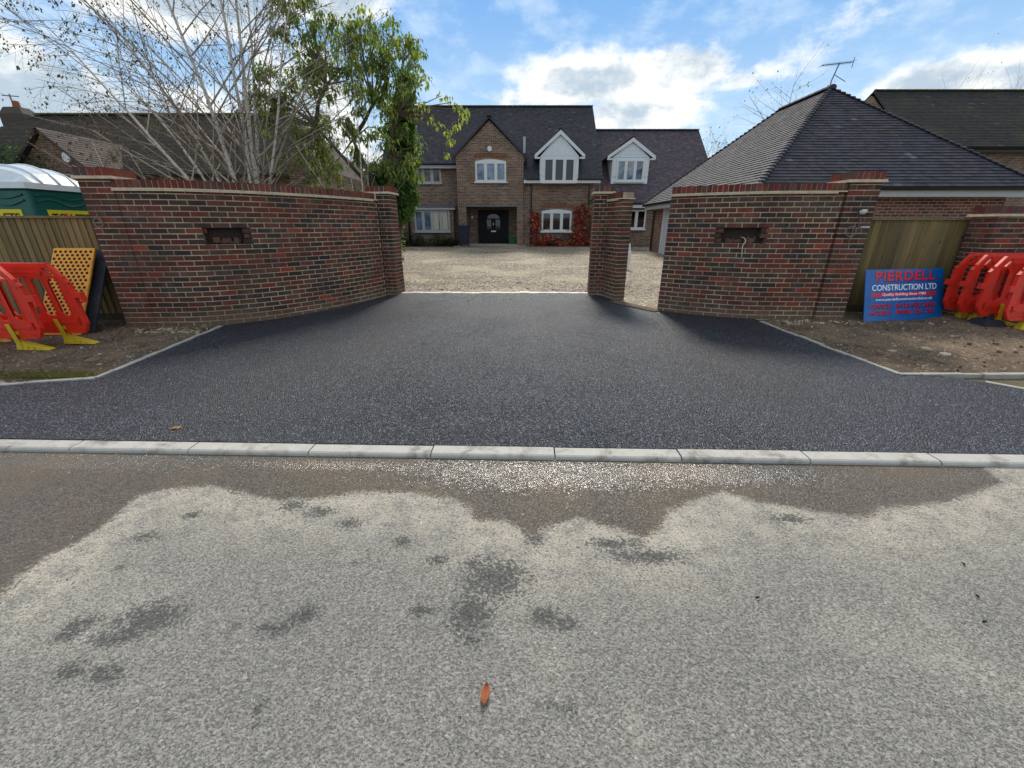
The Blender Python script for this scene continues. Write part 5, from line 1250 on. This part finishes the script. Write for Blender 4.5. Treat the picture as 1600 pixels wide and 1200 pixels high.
o = q.build('grass', 'leaf'); o['kind'] = 'stuff'; tag(o, 'patch of short grass at the front of the left verge', 'grass')

# ================================================================ TREES
def grow(p, d, ln, r, depth, out, tips, kids, spread, droop, nseg=5, wob=.12, taper=.5, bend=None):
    """adds tubes to out[depth]; tips collects end points"""
    pts = [p.copy()]; rs = [r]; dd = d.normalized(); seg_ = ln/nseg
    for k in range(nseg):
        dd = (dd+rvec()*wob+Vector((0, 0, droop[min(depth, len(droop)-1)]*(k+1)/nseg))).normalized()
        if bend is not None: dd = (dd+bend).normalized()
        pts.append(pts[-1]+dd*seg_); rs.append(r*(1-(1-taper)*(k+1)/nseg))
    out[min(depth, len(out)-1)].tube(pts, rs, 7 if depth == 0 else (4 if depth == 1 else 3), cap=False)
    if depth >= len(kids):
        tips.append((pts[-1], dd, pts[len(pts)//2])); return
    for i in range(kids[depth]):
        t_ = (.18 if depth == 0 else .12)+.86*(i+random.random()*.8)/kids[depth]; f = min(t_, .99)*nseg; k = int(f); q_ = pts[k].lerp(pts[k+1], f-k)
        loc_d = (pts[k+1]-pts[k]).normalized(); s_ = rvec(); s_ = (s_-loc_d*s_.dot(loc_d)).normalized()
        nd = (loc_d*math.cos(spread[depth])+s_*math.sin(spread[depth])).normalized()
        grow(q_, nd, ln*random.uniform(.32, .55)*(1.15-.5*t_), max(.0022, rs[k]*.45), depth+1, out, tips, kids, spread, droop, 4, wob*1.2, .4)
    tips.append((pts[-1], dd, pts[-2]))
def birch(label, base, stems, ht, rr, kids, leaves, pal, lsz, grp=None, droop=(0, -.04, -.14, -.3), spread=(.55, .6, .7)):
    r_ = thing('birch_tree', label, 'tree', base, grp); out = [MB(), MB(), MB()]; tips = []
    for (dx, dy, tilt_len) in stems:
        b_ = Vector(base)+Vector((dx*.10, dy*.18, -.1)); d = Vector((dx*.45, dy*.6, 1.0))
        grow(b_, d, ht*tilt_len, rr*random.uniform(.7, 1.1), 0, out, tips, kids, spread, droop, 9, .07, .18, bend=Vector((dx*.13, 0, 0)))
    out[0].build('trunk', 'birch_bark', r_, smooth=True); out[1].build('branches', 'pale_twig', r_); out[2].build('twigs', 'twig', r_)
    lf = MB()
    for _ in range(leaves):
        t_, d, m_ = random.choice(tips); c = t_.lerp(m_, random.random())+rvec()*.03
        for _k in range(random.choice((1, 1, 2, 3))):
            s_ = random.uniform(.7, 1.3)*lsz; leaf(lf, c+rvec()*.03, Vector((random.uniform(-.6, .6), random.uniform(-.6, .6), -.8)), Vector((1, 0, .2)), s_, s_*.7, leafcol(pal, .25))
    lf.build('foliage', 'leaf', r_); return r_
BP = [S(74, 66, 46), S(92, 88, 52), S(60, 54, 42), S(120, 114, 62)]
random.seed(11)
birch('tall many stemmed birch with white bark and bare twigs behind the left wall', (-6.0, 10.3, .22),
      [(-.42, -.1, .85), (-.30, .15, .95), (-.18, -.1, 1.05), (-.08, .2, 1.1), (.02, -.1, 1.1), (.12, .1, 1.0), (.24, -.1, .85), (-.62, .1, .8), (-1.0, 0, .62)],
      7.0, .058, (18, 9, 3), 3400, BP, .05, 'trees behind the left wall', spread=(.85, .65, .7), droop=(0, -.02, -.10, -.25))
random.seed(12)
birch('slender young birch with thin white stems beside the left gate pier', (-3.80, 11.0, .24),
      [(-.22, 0, .8), (-.08, .1, 1.0), (.05, 0, 1.0), (.18, .1, .9), (-.4, .1, .7)], 4.6, .026, (9, 5, 2), 800, [S(92, 104, 52), S(112, 116, 60), S(74, 84, 44)], .05, 'trees behind the left wall')
TA=[(-4.79, 11.18, 5.89, 0.35), (-5.28, 11.67, 5.73, 0.29), (-4.43, 11.39, 5.69, 0.36), (-4.11, 11.77, 6.0, 0.29), (-4.52, 11.8, 5.35, 0.45), (-3.58, 10.9, 5.35, 0.39), (-3.24, 10.82, 5.59, 0.34), (-3.2, 12.14, 5.96, 0.43), (-2.71, 11.21, 5.28, 0.43), (-2.34, 11.17, 5.33, 0.31), (-2.47, 12.39, 5.41, 0.32), (-2.21, 11.55, 5.33, 0.22), (-5.02, 12.14, 5.14, 0.44), (-4.03, 11.56, 5.03, 0.45), (-3.49, 11.82, 5.23, 0.46), (-2.85, 11.04, 4.82, 0.4), (-2.61, 11.82, 4.92, 0.31), (-5.57, 12.19, 4.89, 0.32), (-5.83, 11.64, 4.48, 0.34), (-6.38, 11.99, 4.3, 0.29), (-5.69, 11.87, 4.28, 0.35), (-4.29, 10.9, 4.42, 0.29), (-3.86, 12.01, 4.71, 0.35), (-3.25, 11.75, 4.51, 0.28), (-2.68, 11.28, 4.4, 0.22), (-2.27, 10.85, 4.53, 0.17), (-5.99, 12.18, 5.15, 0.24), (-6.15, 11.56, 4.53, 0.18), (-6.29, 11.95, 3.88, 0.24), (-5.31, 12.21, 3.72, 0.33), (-4.91, 11.94, 3.46, 0.36), (-5.57, 12.27, 3.36, 0.3), (-5.22, 11.43, 3.92, 0.23), (-4.7, 12.08, 3.04, 0.3), (-3.96, 11.51, 3.8, 0.19), (-3.27, 12.3, 4.37, 0.23), (-4.85, 12.21, 4.0, 0.25), (-3.35, 10.96, 3.5, 0.21), (-2.85, 11.02, 2.77, 0.31), (-3.24, 11.15, 3.06, 0.22), (-4.98, 12.34, 6.76, 0.45), (-5.22, 11.5, 6.29, 0.28)]
TB=[(-1.99, 11.3, 4.71, 0.15), (-1.6, 11.04, 4.34, 0.15), (-1.41, 11.21, 4.25, 0.15), (-1.25, 11.11, 4.17, 0.12), (-1.11, 11.08, 4.07, 0.12), (-1.96, 11.27, 4.01, 0.18), (-2.33, 11.27, 4.08, 0.18), (-1.56, 11.52, 3.73, 0.12), (-1.47, 11.35, 3.5, 0.12), (-1.37, 11.54, 3.87, 0.12), (-2.28, 11.49, 3.41, 0.16), (-1.6, 11.59, 3.26, 0.1), (-1.14, 11.34, 3.96, 0.11), (-2.03, 10.93, 4.19, 0.14), (-1.78, 11.49, 3.86, 0.11)]
TC=[(-2.8, 12.68, 4.50, 0.34), (-2.95, 12.64, 3.94, 0.42), (-2.85, 12.44, 3.31, 0.42), (-3.15, 12.53, 2.62, 0.52), (-3.30, 12.23, 2.36, 0.5), (-2.90, 12.6, 2.36, 0.36), (-3.5, 12.44, 2.77, 0.44), (-3.0, 12.27, 2.02, 0.34), (-2.75, 12.45, 4.15, 0.26), (-2.8, 12.3, 3.7, 0.3), (-2.72, 12.5, 4.75, 0.22)]
random.seed(21)
lt = thing('leafy_tree', 'green broadleaf tree with drooping leaf clusters rising behind the left gate pier', 'tree', (-3.3, 11.7, .24), 'trees behind the left wall')
br = MB(); lf = MB(); forks = [Vector((-3.35, 11.7, 2.2)), Vector((-3.0, 11.6, 3.2)), Vector((-4.0, 11.8, 3.6)), Vector((-4.9, 11.9, 3.9)), Vector((-3.3, 11.5, 4.3)), Vector((-2.75, 11.5, 4.1)), Vector((-4.4, 11.6, 4.7))]
tk = MB(); root_ = Vector((-3.3, 11.7, .1)); tk.tube([root_, root_+Vector((.03, 0, 1)), forks[0]], [.11, .09, .075], 9)
for i, f_ in enumerate(forks[1:]):
    s_ = forks[0] if i < 3 else min(forks[1:4], key=lambda k: (k-f_).length); tk.tube([s_, s_.lerp(f_, .5)+rvec()*.08, f_], [.06, .045, .03], 7)
tk.build('trunk', 'bark', lt, smooth=True)
LG = [S(104, 130, 66), S(122, 144, 74), S(90, 114, 60), S(138, 150, 82), S(78, 100, 56)]; LY = [S(168, 174, 84), S(146, 160, 76), S(180, 176, 92), S(126, 146, 70)]
def cluster(lf, c, r, pal, n, ln, wd):
    for _ in range(n):
        v_ = rvec(); q_ = Vector(c)+v_*r*random.random()**.6; d = Vector((v_.x*.8, v_.y*.8, -.75+random.uniform(-.3, .4)))
        s_ = random.uniform(.6, 1.2); leaf(lf, q_, d, Vector((v_.x, v_.y, .4)), ln*s_, wd*s_, leafcol(pal, .25), .18, .25)
EX = []
for _ in range(34):
    EX.append((random.uniform(-5.9, -2.4), random.uniform(11.0, 12.3), random.uniform(2.7, 5.2), random.uniform(.16, .30)))
for x, y, z, r in TA+TB+EX:
    c = Vector((x, y, z)); f_ = min(forks, key=lambda k: (k-c).length); isb = (x, y, z, r) in TB
    mid = f_.lerp(c, .5)+rvec()*.12+Vector((0, 0, .08)); br.tube([f_, mid, c], [.026, .014, .006], 5, cap=False)
    if isb: cluster(lf, c, r, LY, 13, .13, .065); continue
    ns = max(7, int(r*r*150))
    for _ in range(ns):
        e = c+rvec()*r*random.uniform(.25, 1.15); br.tube([mid.lerp(c, random.uniform(.3, 1)), e.lerp(c, .4)+rvec()*.04, e], [.007, .005, .003], 3, cap=False)
        cluster(lf, e, .12, LG if random.random() < .8 else LY, 12, .118, .055)
br.build('branches', 'twig', lt); lf.build('foliage', 'leaf', lt)
random.seed(22)
dt = thing('ivy_clad_tree', 'dense dark green ivy covered tree in front of the left end of the house', 'tree', (-2.8, 12.5, .27), 'trees behind the left wall')
tk = MB(); tk.tube([(-3.45, 12.6, .1), (-3.3, 12.6, 1.4), (-2.9, 12.5, 2.4), (-2.7, 12.6, 3.6), (-2.68, 12.65, 4.6)], [.12, .11, .10, .08, .03], 8)
for x, y, z, r in TC: tk.tube([(-2.85, 12.5, max(2.2, z-.7)), (x, y, z)], [.04, .015], 5)
tk.build('trunk', 'bark', dt)
lf = MB(); leaf_blob(lf, [(x-.05, y, z, r*1.08, r*.9, r*1.12) for x, y, z, r in TC], 13500, .11, .07, [S(82, 112, 56), S(96, 126, 62), S(68, 96, 50), S(112, 134, 68)], .28, droop=.7, shell=.35); lf.build('foliage', 'leaf', dt)
# shrubs between the wall and the neighbouring house
random.seed(31)
HB = [((-10.2, 13.4), 1.3, 2.5, DG, 'dark evergreen shrub behind the left wall, nearest the portable toilet'), ((-8.3, 13.2), 1.2, 2.4, [S(70, 76, 44), S(96, 92, 50), S(56, 62, 38)], 'olive green shrub behind the left wall, left of the big birch'), ((-6.6, 13.4), 1.1, 2.6, DG, 'dark shrub directly behind the stems of the big birch'), ((-5.2, 13.2), .95, 2.9, [S(96, 110, 48), S(122, 126, 58), S(70, 86, 42)], 'yellow green shrub between the two birches'), ((-4.2, 13.6), .8, 2.4, MG, 'mid green shrub behind the slender birch stems')]
for (x, y), w_, h_, pal, lb in HB:
    shrub('garden_shrub', lb, 'shrub', [(x, y, h_*.5+.2, w_, .8, h_*.45), (x-w_*.4, y+.1, h_*.62, w_*.6, .6, h_*.38), (x+w_*.5, y-.1, h_*.5, w_*.6, .6, h_*.4)], 2600, .12, .07, pal, (x, y, zg(y)), 'shrubs behind the left wall', 10)
shrub('conifer_bush', 'dark green conifer bush at the far left edge behind the portable toilet', 'bush', [(-16.6, 15.6, 2.2, 1.5, 1.0, 1.9), (-17.6, 15.6, 2.6, 1.4, 1.0, 2.0), (-15.7, 15.3, 1.9, .7, .8, 1.7)], 4200, .16, .08, [S(40, 60, 40), S(30, 48, 34), S(54, 74, 44)], (-16.6, 15.6, zg(15.6)))
shrub('side_hedge', 'dark hedge at the left end of the main house beside the gate pier', 'hedge', [(-7.0, 23.5, 2.2, .5, .8, 2.0), (-7.2, 22.5, 1.6, .5, .8, 1.5)], 1800, .12, .07, DG, (-7.0, 23.5, .5))
# bare tree tips showing over the garage and the far roofs
def bare(label, base, ht, kids, seedv, stems, leaves=120, sp=(.6, .7, .7), dr=(0, .02, 0, 0)):
    random.seed(seedv); r_ = thing('bare_tree', label, 'tree', base, 'bare trees beyond the roofs'); out = [MB(), MB(), MB()]; tips = []
    for dx, f_ in stems: grow(Vector(base), Vector((dx, 0, 1)), ht*f_, .07, 0, out, tips, kids, sp, dr, 7, .06, .12)
    out[0].build('trunk', 'twig', r_); out[1].build('branches', 'twig', r_); out[2].build('twigs', 'twig', r_)
    lf = MB()
    for _ in range(leaves):
        t_, d, m_ = random.choice(tips); leaf(lf, t_+rvec()*.08, rvec(), Vector((0, 0, 1)), .11, .07, leafcol(BP+MG, .2))
    lf.build('foliage', 'leaf', r_)
bare('thin bare tree whose spiky top shows above the garage ridge', (14.1, 24.5, .5), 7.6, (26, 5), 41, [(0, 1)], 60, sp=(1.1, .8, .7))
bare('bare twiggy tree showing low beside the garage hip', (11.4, 26.5, .5), 5.3, (12, 6), 42, [(-.12, .95), (0, 1), (.14, .98)], 160)
bare('bare tree showing between the garage peak and the far roof', (16.4, 27, .5), 6.7, (12, 6), 43, [(0, 1), (.12, .9), (-.1, .95)], 200)
bare('bare tree rising behind the far right mossy roof', (35.2, 36, .5), 10.2, (14, 7), 44, [(-.1, 1), (.1, 1), (0, .95)], 80)
